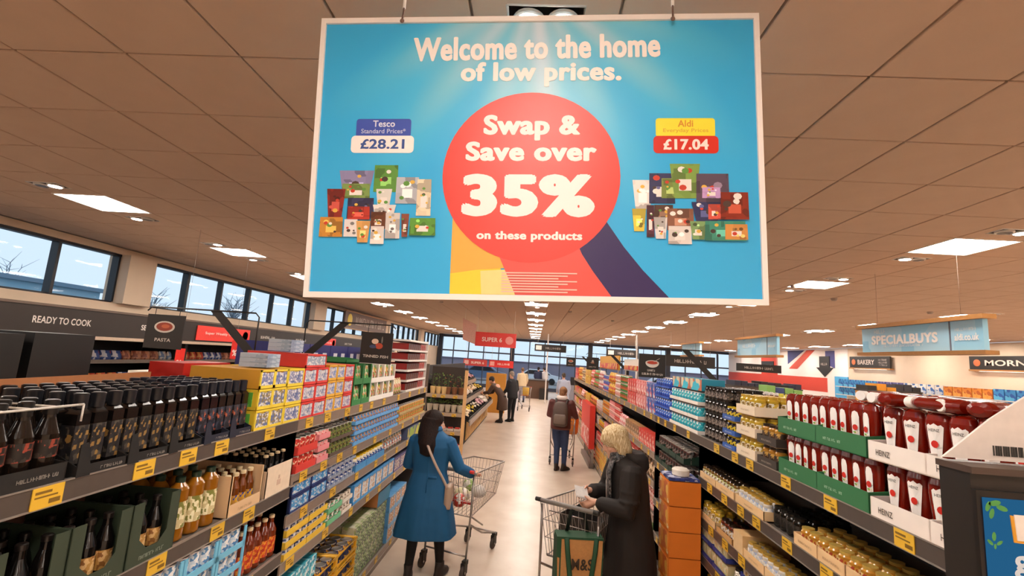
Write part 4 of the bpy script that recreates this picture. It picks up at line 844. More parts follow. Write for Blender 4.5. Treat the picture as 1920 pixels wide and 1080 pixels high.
# second shelf
Zs = 1.364
ja = Prod('spice_jar', jar(.1, .028, '#7a5a2c', '#2a1c12', ('#e9e2d6', '#c9d08a', '#8a6a4a')), 'jar')
jb('R', 3.42, 4.08, Zs, ja, 11, 2, 1, .1, '#e3bd8c', .05, 'kraft tray of small spice jars, second right shelf', 'small spice jar in the far kraft tray of the second shelf', 'organic', n=2, dp=.065)
jc = Prod('herb_jar', jar(.1, .028, '#c9c2b8', '#c9a24a', ('#eceae6', '#a8b8d8', '#d9d4cc')), 'jar')
jb('R', 3.0, 3.4, Zs, jc, 7, 2, 1, .1, '#e3bd8c', .055, 'kraft tray of pale herb jars, middle of the second shelf', 'pale herb jar with gold lid in the middle kraft tray', 'organic', n=1, dp=.065)
bkj = Prod('gravy_pot', jar(.11, .034, '#100e0c', '#1c1916', ('#1c1815', '#3a3430', '#0e0c0a')), 'jar')
fill('R', 2.7, 2.98, Zs, bkj, 4, 4, label='black pot between the kraft trays, second right shelf')
jd = Prod('stuffing_jar', jar(.09, .034, '#b8802c', '#d9b45a', ('#e6c88a', '#c9942c', '#a83a24')), 'jar')
jb('R', 2.06, 2.68, Zs, jd, 8, 3, 1, .1, '#e3bd8c', .06, 'kraft tray of golden jars below the green cartons', 'golden jar in the kraft trays below the green cartons', 'honey', n=3)
lj = Prod('sauce_tub', jar(.1, .045, '#1a0d0a', '#141110', ('#c9a08c', '#7a1c14', '#e3d4cc'), n=14), 'jar')
dsc = MB(); dsc.lathe([(.0, 0), (.028, 0)], M('#b85a24', .4), 14); dsc = dsc.mesh('lid_disc')
for i in range(6):
    x, y = wp('R', 1.3+i*.135, .12); o = lj.put(None, 0, 'dark tub lying on its side, orange disc facing the aisle', 'lying dark tubs', mat=Matrix.Translation((x, y, Zs+.046)) @ Matrix.Rotation(-PI/2, 4, 'Z') @ Matrix.Rotation(PI/2, 4, 'X'))
    ob('lid_disc', dsc, o, (0, 0, .1015))
# third shelf
Zt = 1.064
jb('R', 3.75, 4.08, Zt, j2, 4, 3, 1, .1, '#e3bd8c', .05, 'kraft tray of golden jars by the orange crates', 'golden jar by the orange crates, third shelf', 'oats')
pg = Prod('pesto_jar', jar(.1, .03, '#6a2c1c', '#2a1a10', ('#e8e2da', '#3a2a20', '#c9a06a')), 'jar')
jb('R', 3.45, 3.73, Zt, pg, 4, 3, 1, .1, '#c99a62', .04, 'brown tray of dark pesto jars', 'dark pesto jar in the brown tray', None)
b = MB(); b.box(-.07, .07, 0, .3, 0, .12, M('#d9b07a', .6), mf=M('#d9b98c', .6)); x, y = wp('R', 3.36, 0); ob('display_carton', b, None, (x, y, Zt), -PI/2, 'closed kraft carton between the jar trays', 'carton')
jb('R', 2.45, 3.28, Zt, jc, 13, 2, 1, .1, '#e3bd8c', .055, 'kraft tray of pale herb jars, third right shelf', 'pale herb jar with gold lid on the third shelf', 'organic', n=3, dp=.065)
jr = Prod('passata_jar', jar(.1, .034, '#8a1c14', '#7a1410', ('#c9302c', '#8a1c18', '#e0c8b8')), 'jar')
jb('R', 2.0, 2.43, Zt, jr, 5, 3, 1, .1, '#e3bd8c', .05, 'kraft tray of deep red jars', 'deep red jar in the kraft tray', 'tomato', n=2)
jb('R', 1.5, 1.98, Zt, jd, 6, 3, 1, .1, '#e3bd8c', .05, 'kraft tray of golden jars at the near end of the third shelf', 'golden jar at the near end of the third shelf', 'honey', n=2)
# fourth shelf
Zu = .794
nv = Prod('pasta_pack', pack(.09, .12, .09, ('#d9c08a', '#c9d0a0', '#e6dcc0'), '#c9b88a'), 'packet')
jb('R', 3.55, 4.08, Zu, nv, 5, 2, 2, .115, '#22307c', .035, 'navy tray of pale packets by the orange crates', 'pale packet in the far navy trays', 'pasta', '#8a96c8', n=2, dp=.13)
wl_ = Prod('cream_jar', jar(.12, .032, '#e8e0d4', '#1c1815', ('#ece6dc', '#e3d8c8', '#2a241e')), 'jar', False)
fill('R', 3.35, 3.52, Zu, wl_, 3, 3, label='cream jar with black lid between the navy trays')
nv2 = Prod('pasta_pack', pack(.09, .12, .10, ('#e0c8a8', '#f0e4d0', '#d9b23a', '#b88a5a'), '#2c3a8a'), 'packet')
jb('R', 2.1, 3.33, Zu, nv2, 12, 2, 2, .125, '#22307c', .04, 'navy tray of cream and yellow packets', 'cream and yellow packet in the near navy trays', 'pasta', '#8a96c8', n=4, dp=.13)
bs = Prod('juice_bottle', bottle(.22, .035, '#c9b08a', '#d9a02c', ('#d9782c', '#2c3f9a', '#d94a6a', '#6aae4a', '#e6dcc8'), neck=.3, sh=.2, capr=.016, caph=.02, ls=.1, le=.7), 'bottle', False)
fill('R', 3.0, 4.08, .43, bs, 13, 2, label='colourful squat bottle on the low right shelf')
gsh = MB(); gsh.box(0, .5, 1.0, 4.1, .395, .425, GREY); gsh.box(-.012, 0, 1.0, 4.1, .36, .43, LIP); ob('shelf_board', gsh, None, (XF['R']+.012, 0, 0), label='low fifth shelf board of the near right run', cat='shelf')
# dark bay
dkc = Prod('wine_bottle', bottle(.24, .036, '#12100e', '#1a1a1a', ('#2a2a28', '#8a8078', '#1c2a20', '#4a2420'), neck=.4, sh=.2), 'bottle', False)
trays('R', 4.5, 5.5, 1.204, 4, .24, carton(.24, .4, .08, .05, '#1e3a2c', post=0).mesh('display_carton'), 2, .16, 'dark green crate in the dark right bay')
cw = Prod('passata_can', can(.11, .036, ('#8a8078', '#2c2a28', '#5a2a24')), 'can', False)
fill('R', 4.5, 5.5, 1.21, cw, 12, 3, 2, .16, label='dark can in the green crates of the dark bay')
fill('R', 4.2, 5.5, .8, cw, 15, 2, 2, .13, label='dark can low in the dark bay')
# stack of orange crates in the aisle, with a white tub on top
for k in range(7):
    t = thing('orange_crate', 'orange carton in the aisle stack, %s' % ['lowest, pale tray in front', 'second from the floor', 'third from the floor', 'fourth from the floor', 'fifth from the floor', 'second from the top', 'topmost, with a white tub on it'][k], 'carton', (1.13, 3.98, .005+k*.19), group='orange carton stack')
    b = MB(); b.box(0, .245, 0, .3, 0, .183, M('#d9741c', .55, var=.04, scale=8)); ob('carton_body', b, t)
    b = MB(); b.box(-.003, 0, .02, .28, .015, .17, PR('#e6b45a', '#e0903a', '#ecd9b0', '#c9622c', s=14)); ob('printed_side', b, t)
b = MB(); b.lathe([(.06, 0), (.068, .01), (.068, .05), (.05, .062)], M('#e6dcd0', .5), 18); ob('white_tub', b, None, (1.25, 4.1, 1.355), label='white round tub on top of the orange carton stack', cat='tub')
b = MB(); b.box(-.12, .12, -.13, .13, 0, .02, PR('#1c2a6a', '#2c3f8a', '#c9cce0', s=30)); ob('cloth_pack', b, None, (1.25, 4.12, 1.335), label='flat navy patterned pack under the white tub', cat='packet')
for k in range(3):
    b = MB(); b.box(0, .2, 0, .3, 0, .12, M('#e3c98a', .6), mf=M('#e6d09a', .6)); b.box(.0, .2, 0, .3, .12, .125, PR('#ecd9a0', '#e3b84a', '#f0e4c0', s=30)); ob('storage_box', b, None, (1.16+.0*k, 3.62, .005+k*.13), 0, 'pale yellow patterned box before the orange stack, %s' % ['lowest', 'middle', 'topmost'][k], 'box')

# ================================================================ RIGHT far run: block after block
random.seed(21)
pal = [(('#d9a62c', '#e6c84a', '#c4442c'), '#e3b42c', 'yellow'), (('#c9302c', '#e0564a', '#e6d0c0'), '#d9453a', 'red'), (('#7a5a3a', '#c98a5a', '#d9c0a0'), '#b88a5a', 'brown'), (('#5a9a3a', '#2c5a34', '#c9402c'), '#3f7a40', 'green'),
       (('#e6dcd4', '#d0a8a0', '#b84a40'), '#e3d6cc', 'cream'), (('#3a5aa8', '#c9ccd8', '#e06a5a'), '#4a6ab8', 'blue'), (('#e08a8a', '#c9483f', '#f0dcd4'), '#e09a94', 'pink'), (('#d98a3a', '#e6b04a', '#8a3a1c'), '#d9883a', 'orange')]
ord_ = ['top', 'second', 'third', 'fourth', 'lowest']
kinds = {}
def farprod(i, kind):
    if (i, kind) in kinds: return kinds[(i, kind)]
    cols, side, nm = pal[i]
    p = {'tin': lambda: can(.1, .038, cols, n=8, s=50), 'jar': lambda: jar(.12, .036, side, '#c9b89a', cols, n=8), 'packet': lambda: pack(.12, .1, .17, cols, side, s=28), 'pouch': lambda: pouch(.13, .08, .19, cols, s=28)}[kind]()
    kinds[(i, kind)] = Prod({'tin': 'food_tin', 'jar': 'food_jar', 'packet': 'snack_packet', 'pouch': 'snack_pouch'}[kind], p, kind, False); return kinds[(i, kind)]
H_ = {'tin': .108, 'jar': .13, 'packet': .178, 'pouch': .2}; Wd = {'tin': .085, 'jar': .085, 'packet': .13, 'pouch': .14}
plan = {0: [(5, 'packet', 6.1), (6, 'packet', 6.7), (1, 'packet', 7.3), (3, 'jar', 8.0), (4, 'jar', 8.5), (0, 'pouch', 9.2), (5, 'tin', 9.9), (4, 'pouch', 10.6), (3, 'pouch', 11.4), (1, 'pouch', 12.0), (0, 'packet', 13.2), (2, 'pouch', 14.2), (0, 'pouch', 15.4), (1, 'packet', 16.4)]}
for li in (1, 2, 3, 4):
    s = 5.6; L_ = []; prev = -1
    while s < 16.3:
        i = random.choice([q for q in ((3, 1, 4, 2, 6) if s < 9 else (0, 7, 1, 6, 4, 2)) if q != prev]); k = random.choice(['tin', 'jar', 'tin', 'packet', 'pouch'] if s < 10 else ['packet', 'pouch']); s = min(16.4, s+random.uniform(.5, 1.0)); L_.append((i, k, s)); prev = i
    plan[li] = L_
zs = [1.684, 1.264, .954, .604, .164]; gap = [.42, .33, .24, .28, .36]
for li, L_ in plan.items():
    s = 5.62; prev = 'blue tins'
    for (i, k, e) in L_:
        nx = max(1, int((e-s)/Wd[k])); lev = max(1, int(gap[li]/H_[k])); nm = pal[i][2]
        dist = 'near' if s < 8 else 'middle' if s < 12 else 'far'
        if s > 11: nx = max(1, nx)
        fill('R', s, e-.01, zs[li], farprod(i, k), nx, 1, lev, H_[k], label='%s %s beside %s, %s part of the %s shelf, long right run' % (nm, k, prev, dist, ord_[li]), d0=.02, dp=.1)
        prev = nm+' '+('tins' if k == 'tin' else k+('es' if k == 'pouch' else 's')); s = e
# yellow and red headers over the far run
for (y0, y1, z0, z1, c1, nm) in ((10.4, 13.4, 2.1, 2.42, '#d9a02c', 'large amber header board standing over the far right run'), (8.4, 9.8, 2.12, 2.34, '#e6dcd0', 'white header card with red print over the right run')):
    t = thing('header_board', nm, 'header board', (1.83, y0, z0)); b = MB(); b.box(0, .03, 0, y1-y0, 0, z1-z0, M(c1, .5)); ob('board', b, t)
    b = MB(); b.box(-.02, 0, .1, y1-y0-.1, .02, (z1-z0)*.45, PR('#c9302c', '#d9402c', '#e6b04a', s=9)); ob('printed_strip', b, t)
    b = MB(); b.box(.0, .02, .1, .14, 1.66-z0, 0, STEEL); b.box(.0, .02, y1-y0-.14, y1-y0-.1, 1.66-z0, 0, STEEL); ob('post', b, t)
t = thing('promotion_stand', 'bright red narrow promotion stand against the right run beside the backpack shopper', 'display stand', (1.14, 10.5, 0))
b = MB(); b.box(.12, .24, 0, 1.7, .4, 1.3, M('#dc3428', .45)); b.box(.14, .24, 0, 1.7, 0, .1, M('#7a6a60', .5)); b.box(.2, .24, .05, .1, .1, .4, STEEL); b.box(.2, .24, 1.6, 1.65, .1, .4, STEEL); ob('stand_body', b, t); b = MB(); b.box(.116, .12, .1, 1.6, .45, .8, PR('#e0564a', '#f0d0c8', '#d9302c', s=9)); ob('printed_side', b, t)

# ---------------------------------------------------------------- digital price screen at the right edge
t = thing('digital_screen', 'black framed digital display with a blue screen at the lower right corner', 'screen', (.965, 1.2, 0))
b = MB(); b.box(.066, .68, 0, .085, 1.2, 2.025, BLK); b.box(.066, .62, -.012, 0, 1.23, 1.99, M('#15110f', .35)); ob('frame', b, t)
b = MB(); b.box(.078, .6, -.016, -.012, 1.25, 1.975, emat('screen_blue', (.02, .12, .26), .9)); sc_ = ob('screen', b, t)
b = MB(); b.box(.062, .685, -.010, .09, 2.025, 2.04, M('#4a3a32', .4)); ob('top_cap', b, t)
b = MB(); b.box(.26, .36, -.02, .3, 0, .04, BLK); b.box(.28, .34, .02, .05, .04, 1.2, BLK); ob('post', b, t)
b = MB(); lg = M('#4f9a4a', .5)
for (x, z, r, a) in ((.085, 1.957, .012, 1.2), (.1, 1.965, .014, .2), (.115, 1.955, .013, -.3), (.092, 1.942, .012, 1.3), (.093, 1.893, .010, 1.5), (.084, 1.880, .008, 2.4), (.104, 1.880, .008, .6), (.094, 1.872, .006, 1.5)):
    pts = [(x+r*(math.cos(q)*math.cos(a)-.45*math.sin(q)*math.sin(a)), z+r*(math.cos(q)*math.sin(a)+.45*math.sin(q)*math.cos(a))) for q in [k*PI/5 for k in range(10)]]
    b.add([(p, -.018, q) for p, q in pts], [tuple(range(10))], lg)
ob('leaf_graphic', b, t)
b = MB(); b.prism([(.134, 1.884), (.17, 1.882), (.17, 1.935), (.13, 1.942)], .002, M('#e0a02c', .5), Matrix.Translation((0, -.02, 0))); b.prism([(.14, 1.889), (.19, 1.889), (.19, 1.944), (.137, 1.944)], .002, M('#efe6dc', .5), Matrix.Translation((0, -.022, 0))); ob('book_graphic', b, t)
ob('lettering', textmesh('g', '#cfdbe6', .03, .036, .05), t, (.148, -.019, 1.832))
t = thing('white_price_card', 'white sloping card with a barcode behind the black screen', 'card', (1.13, 1.27, 2.047), 0)
b = MB(); b.prism([(-.10, 0), (.4, 0), (.4, .36), (.02, .10)], .006, M('#e3d8d0', .6)); ob('card', b, t)
b = MB()
for k in range(12): b.box(.02+k*.006, .02+k*.006+(.004 if k % 3 else .0025), -.002, 0, .012, .036, M('#3a3632', .6))
ob('barcode', b, t)
# ---------------------------------------------------------------- left wall: chilled cabinets
random.seed(31)
def chiller(y0, y1, label, words_, red=None):
    t = thing('chilled_cabinet', label, 'fridge', (-6.95, y0, 0), group='chilled cabinets along the left wall'); L = y1-y0
    b = MB(); b.box(0, .85, 0, L, 0, .35, M('#2a2522', .5)); b.box(0, .08, 0, L, .35, 2.1, M('#1a1614', .6)); b.box(0, .85, 0, .03, .35, 2.1, M('#1c1816', .5)); b.box(0, .85, L-.03, L, .35, 2.1, M('#1c1816', .5)); ob('cabinet', b, t)
    b = MB(); b.box(.0, .95, 0, L, 2.13, 2.47, M('#241d19', .45, var=.03)); fa = ob('fascia', b, t)
    b = MB(); b.box(0, 1.0, 0, L, 2.085, 2.13, M('#b8a18c', .5)); b.box(0, .96, 0, L, 2.47, 2.5, M('#5a4a40', .5)); ob('trim', b, t)
    for z in (.75, 1.1, 1.45, 1.78):
        b = MB(); b.box(.08, .7, .03, L-.03, z-.02, z, M('#3a3532', .5)); b.box(.7, .712, .03, L-.03, z-.035, z+.02, M('#8a7f76', .4)); sh = ob('shelf', b, t)
    R_ = Matrix.Rotation(PI/2, 4, 'Z')
    for (s, yy, wd, hh) in words_: ob('lettering', textmesh(s, '#cfc6bd', .02, wd, hh) if s[0] != '~' else strokes(wd, hh, '#cfc6bd', seed=int(yy)), fa, mat=Matrix.Translation((.954, yy-y0, 2.3)) @ R_)
    if red:
        b = MB(); b.box(.955, .965, red[0]-y0, red[1]-y0, 2.16, 2.42, M('#e03a30', .4)); r = ob('red_panel', b, t); ob('lettering', textmesh('Super Weekly Offers', '#f6dcd6', .01, (red[1]-red[0])*.6, .06), r, mat=Matrix.Translation((.969, (red[0]+red[1])/2-y0-.1, 2.29)) @ R_)
        b = MB(); b.lathe([(0, 0), (.09, 0)], M('#f0958c', .4), 14); ob('emblem', b, r, mat=Matrix.Translation((.969, red[1]-y0-.15, 2.29)) @ Matrix.Rotation(PI/2, 4, 'Y'))
    return t
chiller(2.0, 5.0, 'chilled cabinet at the left edge of the picture', [("~", 4.6, .5, .06)])
chiller(5.0, 8.0, 'chilled cabinet under the words READY TO COOK', [("READY TO COOK", 5.68, .75, .085), ("SEASONAL", 7.12, .5, .08)])
chiller(8.0, 11.0, 'chilled cabinet with the red weekly offers panel', [("~", 10.3, .55, .06)], (8.05, 9.6))
chiller(11.0, 14.0, 'third chilled cabinet beyond the red panel', [("~", 11.8, .5, .06)], (13.0, 13.9))
chiller(14.0, 17.0, 'fourth chilled cabinet on the left wall', [("~", 14.9, .6, .06), ("~", 16.3, .4, .06)])
chiller(17.0, 20.0, 'farthest chilled cabinet on the left wall', [("~", 18, .4, .06)])
cols_ = [('#3a5aa0', '#d9dce6', '#c9402c'), ('#c98a6a', '#8a4a3a', '#e6d0c0'), ('#e3e0dc', '#7a96c0', '#b84a40'), ('#c9442c', '#e0a05a', '#4a2a20')]
cp = [Prod('chilled_pack', pouch(.15, .08, .15, c, s=18), 'packet', False) for c in cols_]
for li, z in enumerate((1.45, 1.78)):
    y = 5.1; n = 0
    while y < 16.8:
        i = (int(y*1.7)+li) % 4; z_ = z+.0
        cp[i].put((-6.36, y, z_), PI/2+random.uniform(-.2, .2), '%s chilled pack on the %s fridge shelf at the left wall' % (['blue', 'pinkish brown', 'white', 'orange red'][i], ['lower', 'upper'][li]), 'chilled packs, %s' % ['blue', 'brown', 'white', 'orange'][i])
        y += .18
# freezer island with hanging red cards in the next aisle
t = thing('freezer_island', 'dark chest freezer with pale rim in the aisle behind the left shelves', 'freezer', (-4.9, 5.6, 0))
b = MB(); b.box(0, .9, 0, 3.2, 0, 1.72, M('#2a2421', .5, var=.05)); ob('cabinet', b, t); b = MB(); b.box(-.03, .93, -.03, 3.23, 1.72, 1.76, M('#d3c7bb', .5)); ob('rim', b, t)
b = MB()
for k in range(3): b.box(.9, .93, .5+k*1.0, .62+k*1.0, 1.3, 1.72, M('#c9beb4', .5))
ob('strap', b, t)
for i, (x, y, z0, z1) in enumerate(((-4.45, 5.75, 1.78, 2.06), (-4.4, 6.75, 1.93, 2.2))):
    t = thing('hanging_card', 'red hanging card with a percent sign, %s' % ('below the PASTA sign' if i == 0 else 'left of the bracket arm'), 'price card', (x, y, z0))
    b = MB(); b.box(-.06, .06, 0, .006, 0, z1-z0, M('#dd2f26', .45)); ob('card', b, t); ob('lettering', textmesh('%', '#f6dcd6', .03, .07, .09), t, (0, -.003, .09))
    b = MB(); b.rod([(0, 0, z1-z0), (0, 0, HC-z0)], .002, M('#8a8078', .5), 4); ob('hanger', b, t)
# goods on the rear half of the left run
t = thing('display_box', 'large black open display box standing behind the dark bottles', 'display box', (-2.62, 1.35, 1.7))
b = MB(); b.box(0, .33, 0, .66, 0, .48, M('#0e0c0b', .5)); b.box(.33, .34, .1, .55, .06, .42, M('#141110', .3)); ob('box_body', b, t)
t = thing('display_box', 'second black display box to the right of the nearer one', 'display box', (-2.62, 2.06, 1.7))
b = MB(); b.box(0, .32, 0, .30, 0, .49, M('#0b0a0a', .5)); ob('box_body', b, t); ob('lettering', strokes(.08, .012, '#8a847e'), t, (.22, -.004, .13))
bx_ = Prod('cola_can', can(.115, .033, ('#2a1410', '#5a1c14', '#8a8078')), 'can', False)
for i in range(12):
    for k in range(3): bx_.put((-2.15-.08*k, 2.46+i*.085, 1.70), 0, 'dark tin on the rear left shelf behind the bottles', 'dark tins on the rear left shelf'); 
    for k in range(3): bx_.put((-2.15-.08*k, 2.46+i*.085, 1.82), 0, 'dark tin on the rear left shelf behind the bottles', 'dark tins on the rear left shelf')
b = MB(); b.box(-.3, 0, 0, 1.05, 0, .006, M('#c9c0b6', .5)); ob('wire_cover', b, None, (-2.1, 2.45, 1.945), label='pale wire cover over the dark tins', cat='rack')
for k in range(4):
    t = thing('storage_box', 'dark blue bulk carton with white bottle print, %s of the row' % ['nearest', 'second', 'third', 'farthest'][k], 'box', (-2.56, 3.95+k*.46, 1.7), group='dark blue bulk cartons')
    b = MB(); b.box(0, .42, 0, .45, 0, .52, M('#232a6e', .5, var=.05)); ob('carton_body', b, t)
    b = MB()
    for q in range(2): b.box(.42, .423, .08+q*.2, .17+q*.2, .22, .44, M('#dcdce6', .5)); b.box(.42, .424, .105+q*.2, .145+q*.2, .3, .36, M('#5a5a9a', .5))
    ob('printed_side', b, t)
gjar = Prod('glass_jar', jar(.12, .04, '#cfc9c2', '#2a2624', ('#d9d0c6', '#4a3a34', '#1c1a1a'), n=10), 'jar', False)
for i in range(9): gjar.put((-2.14, 3.55+i*.1, 1.95), 0, 'glass jar with pale contents behind the red cartons', 'glass jars behind the red cartons')
b = MB(); b.box(-.1, .05, 0, .95, 0, .24, M('#4a423c', .6)); ob('storage_box', b, None, (-2.14, 3.5, 1.7), 0, 'dark carton under the glass jars', 'box')

# ---------------------------------------------------------------- produce corner
t = thing('plant_shelf', 'wooden framed shelf of potted herbs and bagged salad at the aisle corner', 'shelving', (-2.42, 10.8, 0))
b = MB(); b.box(.86, .93, -.02, .05, 0, 1.86, M('#d9ac74', .55)); ob('post', b, t); b = MB(); b.box(-.04, .02, 0, .06, 0, 1.95, M('#6a5a4e', .5)); ob('post', b, t)
b = MB(); b.box(0, .86, .5, .53, 0, 1.9, M('#3a302a', .6)); ob('back_panel', b, t)
for z in (1.28, .88, .48, .12):
    b = MB(); b.box(0, .86, 0, .5, z-.03, z, M('#8a7462', .5)); b.box(0, .86, -.02, 0, z-.06, z+.02, M('#a8927e', .5)); sh = ob('shelf', b, t)
    for q in (.2, .4, .68): ob('price_ticket', tk, sh, (q, -.022, z-.03), 0)
def plant(x, y, z, label, grp, h=.3, pot='#e0b67a', seed=0, flower=None):
    random.seed(seed); t = thing('potted_plant', label, 'plant', (x, y, z), group=grp)
    b = MB(); b.lathe([(.05, 0), (.07, .16), (.06, .165)], M(pot, .6), 10); ob('pot', b, t)
    b = MB()
    for k in range(26):
        a = random.uniform(0, 2*PI); r = random.uniform(.02, .1); zz = .15+random.uniform(.02, h); g = M(random.choice(['#5f8a3a', '#7fa04a', '#3f6a30']) if not flower or k % 3 else flower, .6)
        c = Vector((r*math.cos(a), r*math.sin(a), zz)); d = Vector((math.cos(a), math.sin(a), .5)).normalized()*.05; s_ = Vector((-math.sin(a), math.cos(a), 0))*.02
        b.add([c, c+d*.5+s_, c+d, c+d*.5-s_], [(0, 1, 2, 3)], g)
    b.rod([(0, 0, .1), (0, 0, .15+h*.8)], .006, M('#5a6a3a', .7), 4); ob('leaves', b, t)
for i in range(3): plant(-2.3+i*.13, 10.95, 1.29, 'tall potted plant in a pale paper sleeve, left half of the plant shelf', 'sleeved plants', .32, '#ecc98a', i)
for i in range(3): plant(-1.95+i*.15, 10.98, 1.29, 'potted flowering plant with brown pot, right half of the plant shelf', 'flowering plants', .28, '#8a5a3a', 10+i, '#b8604a')
for i in range(6): plant(-2.35+i*.14, 11.0, .89, 'short green herb pot on the middle plant shelf', 'herb pots', .12, '#d9cbb4', 20+i)
random.seed(5)
tp = Prod('tomato_punnet', [('punnet', MB().box(-.07, .07, -.05, .05, 0, .05, M('#e3d6c8', .5))), ('tomatoes', merge([('a', MB().ell((x*.035, y*.03, .06), (.022, .022, .022), M('#c9301c', .3), n=8, k=6)) for x in (-1, 0, 1) for y in (-1, 1)]))], 'punnet')
for i in range(5):
    for z in (.49, .125):
        tp.put((-2.3+i*.16, 10.95, z), 0, 'punnet of red tomatoes low on the plant shelf', 'tomato punnets')
# sloping produce stand
t = thing('produce_stand', 'black sloping produce stand with wooden slat fronts left of the aisle', 'produce stand', (-2.6, 11.6, 0))
for k in range(3):
    b = MB(); z = .62+k*.36; x1 = 1.12-.34*k
    b.box(x1-.5, x1, 0, 6.2, z-.02, z, M('#1c1a18', .5), T=Matrix.Translation((x1, 0, z)) @ Matrix.Rotation(.38, 4, 'Y') @ Matrix.Translation((-x1, 0, -z))); b.box(x1-.01, x1+.02, 0, 6.2, z-.1, z+.03, M('#b8a898', .4, .3)); ob('shelf', b, t)
b = MB(); b.box(0, .95, 0, 6.2, 0, .5, M('#171513', .6)); b.box(-.05, 0, 0, 6.2, 0, 1.9, M('#2a2420', .6)); ob('stand_body', b, t)
for k in range(22):
    b = MB(); b.box(.96, .985, .6+k*.25, .78+k*.25, .08, .56, M('#d9ac6c', .6)); ob('slat', b, t)
b = MB(); b.box(.3, .95, -.03, 0, 0, .8, M('#1c2220', .5)); b.box(.25, .3, -.04, 0, 0, .9, M('#2f6a38', .5)); ob('end_panel', b, t)
random.seed(9)
vc = [('#e6d3b0', 'parsnip', .05), ('#e0c23a', 'lemon', .04), ('#efe4d4', 'mushroom', .035), ('#d9a8b0', 'turnip', .05), ('#e3d9cc', 'cauliflower', .07), ('#d9b48a', 'potato', .05)]
vp = {n: Prod(n, [(n, MB().ell((0, 0, r*.8), (r, r*1.15, r*.8), M(c, .6, var=.15), n=9, k=6))], 'vegetable') for c, n, r in vc}
for k in range(3):
    x1 = -2.6+1.12-.34*k; z = .62+k*.36
    for j in range(12):
        crn = ['lowest', 'middle', 'top'][k]; y = 11.65+j*.5
        cr_ = MB(); cr_.box(-.2, .2, 0, .46, 0, .01, DK); cr_.box(.19, .2, 0, .46, 0, .09, DK); cr_.box(-.2, -.19, 0, .46, 0, .09, DK); cr_.box(-.2, .2, 0, .01, 0, .09, DK); cr_.box(-.2, .2, .45, .46, 0, .09, DK)
        if j == 0: cm_ = cr_.mesh('crate')
        Tm = Matrix.Translation((x1-.22, y, z+.085)) @ Matrix.Rotation(.38, 4, 'Y')
        ob('vegetable_crate', cm_, None, mat=Tm, label='black crate on the %s tier of the produce stand' % crn, cat='crate', group='produce crates, %s tier' % crn)
        n = vc[(j//2+k*2) % 6][1]
        for q in range(7): vp[n].put(None, 0, 'pale %s heaped in a crate on the %s produce tier' % (n, crn), '%ss on the %s tier' % (n, crn), mat=Tm @ Matrix.Translation((random.uniform(-.12, .12), .07+q*.055, .02+random.uniform(0, .04))))
t = thing('bin_display', 'amber display board behind the produce shoppers', 'display stand', (-1.9, 19.2, 0)); b = MB(); b.box(0, .8, 0, .3, 0, 1.55, M('#c98a34', .6)); ob('stand_body', b, t)

# ---------------------------------------------------------------- far end
t = thing('checkout_desk', 'brown checkout counter at the end of the centre aisle', 'counter', (-.38, 27.4, 0))
b = MB(); b.box(0, 1.25, 0, 1.6, 0, 1.0, M('#5f4433', .5, var=.03)); ob('desk_body', b, t); b = MB(); b.box(-.03, 1.28, -.03, 1.63, 1.0, 1.05, M('#3a2c24', .4)); ob('desk_top', b, t)
b = MB(); b.box(.75, 1.25, -.35, -.01, 0, .6, M('#241c18', .5)); ob('bin', b, t)
for i, (x, y) in enumerate(((.66, 25), (4.45, 21))):
    b = MB(); b.lathe([(.035, 0), (.035, HC-.012)], M('#e3dcd8', .4), 10); ob('support_pole', b, None, (x, y, 0), label='thin white pole from floor to ceiling, %s' % ('by the checkout counter' if i == 0 else 'over the right shelves'), cat='pole')
for k in range(3):
    t = thing('checkout_till', 'low grey checkout till %s in front of the glass' % ['left', 'in the middle', 'right'][k], 'checkout', (2.0+k*2.6, 27, 0)); b = MB(); b.box(0, .9, 0, 2.4, 0, .9, M('#8a8a96', .5)); ob('till_body', b, t); b = MB(); b.box(.1, .5, .2, .3, .9, 1.35, DK); ob('screen', b, t)
# middle-aisle goods and the back shelves along the right wall
random.seed(17)
t = thing('back_shelving', 'white shelving of blue packs along the right wall', 'shelving', (12.9, 12.5, 0)); b = MB(); b.box(.45, .5, 0, 8.6, 0, 2.1, M('#d9cdc0', .6)); ob('back_panel', b, t)
for z in (1.2, 1.62, 1.95):
    b = MB(); b.box(0, .45, 0, 8.6, z-.03, z, M('#d9cfc4', .5)); ob('shelf', b, t)
bpk = {'blue': Prod('nappy_pack', pack(.3, .3, .3, ('#3a8ac8', '#5ab0dc', '#2c5aa8'), '#2f7ab8', s=10), 'packet'), 'violet': Prod('nappy_pack', pack(.3, .3, .3, ('#5a5a9a', '#8a8ac0', '#3a3a7a'), '#4a4a8a', s=10), 'packet'), 'white': Prod('towel_pack', pack(.3, .3, .3, ('#e6e2de', '#b8c4d4', '#3a6ab0'), '#dcd8d4', s=9), 'packet'), 'orange': Prod('crisp_box', pack(.3, .3, .28, ('#d9842c', '#e0a04a', '#b85a1c'), '#c9741c', s=9), 'packet')}
for z in (1.62, 1.95):
    for i in range(26):
        c = 'blue' if i % 26 > 18 or i < 5 else 'violet' if i > 14 else 'white' if i > 9 else 'orange'
        bpk[c].put((13.1, 12.7+i*.325, z), -PI/2, '%s pack on the back shelves of the right wall' % c, '%s packs on the back shelves' % c)
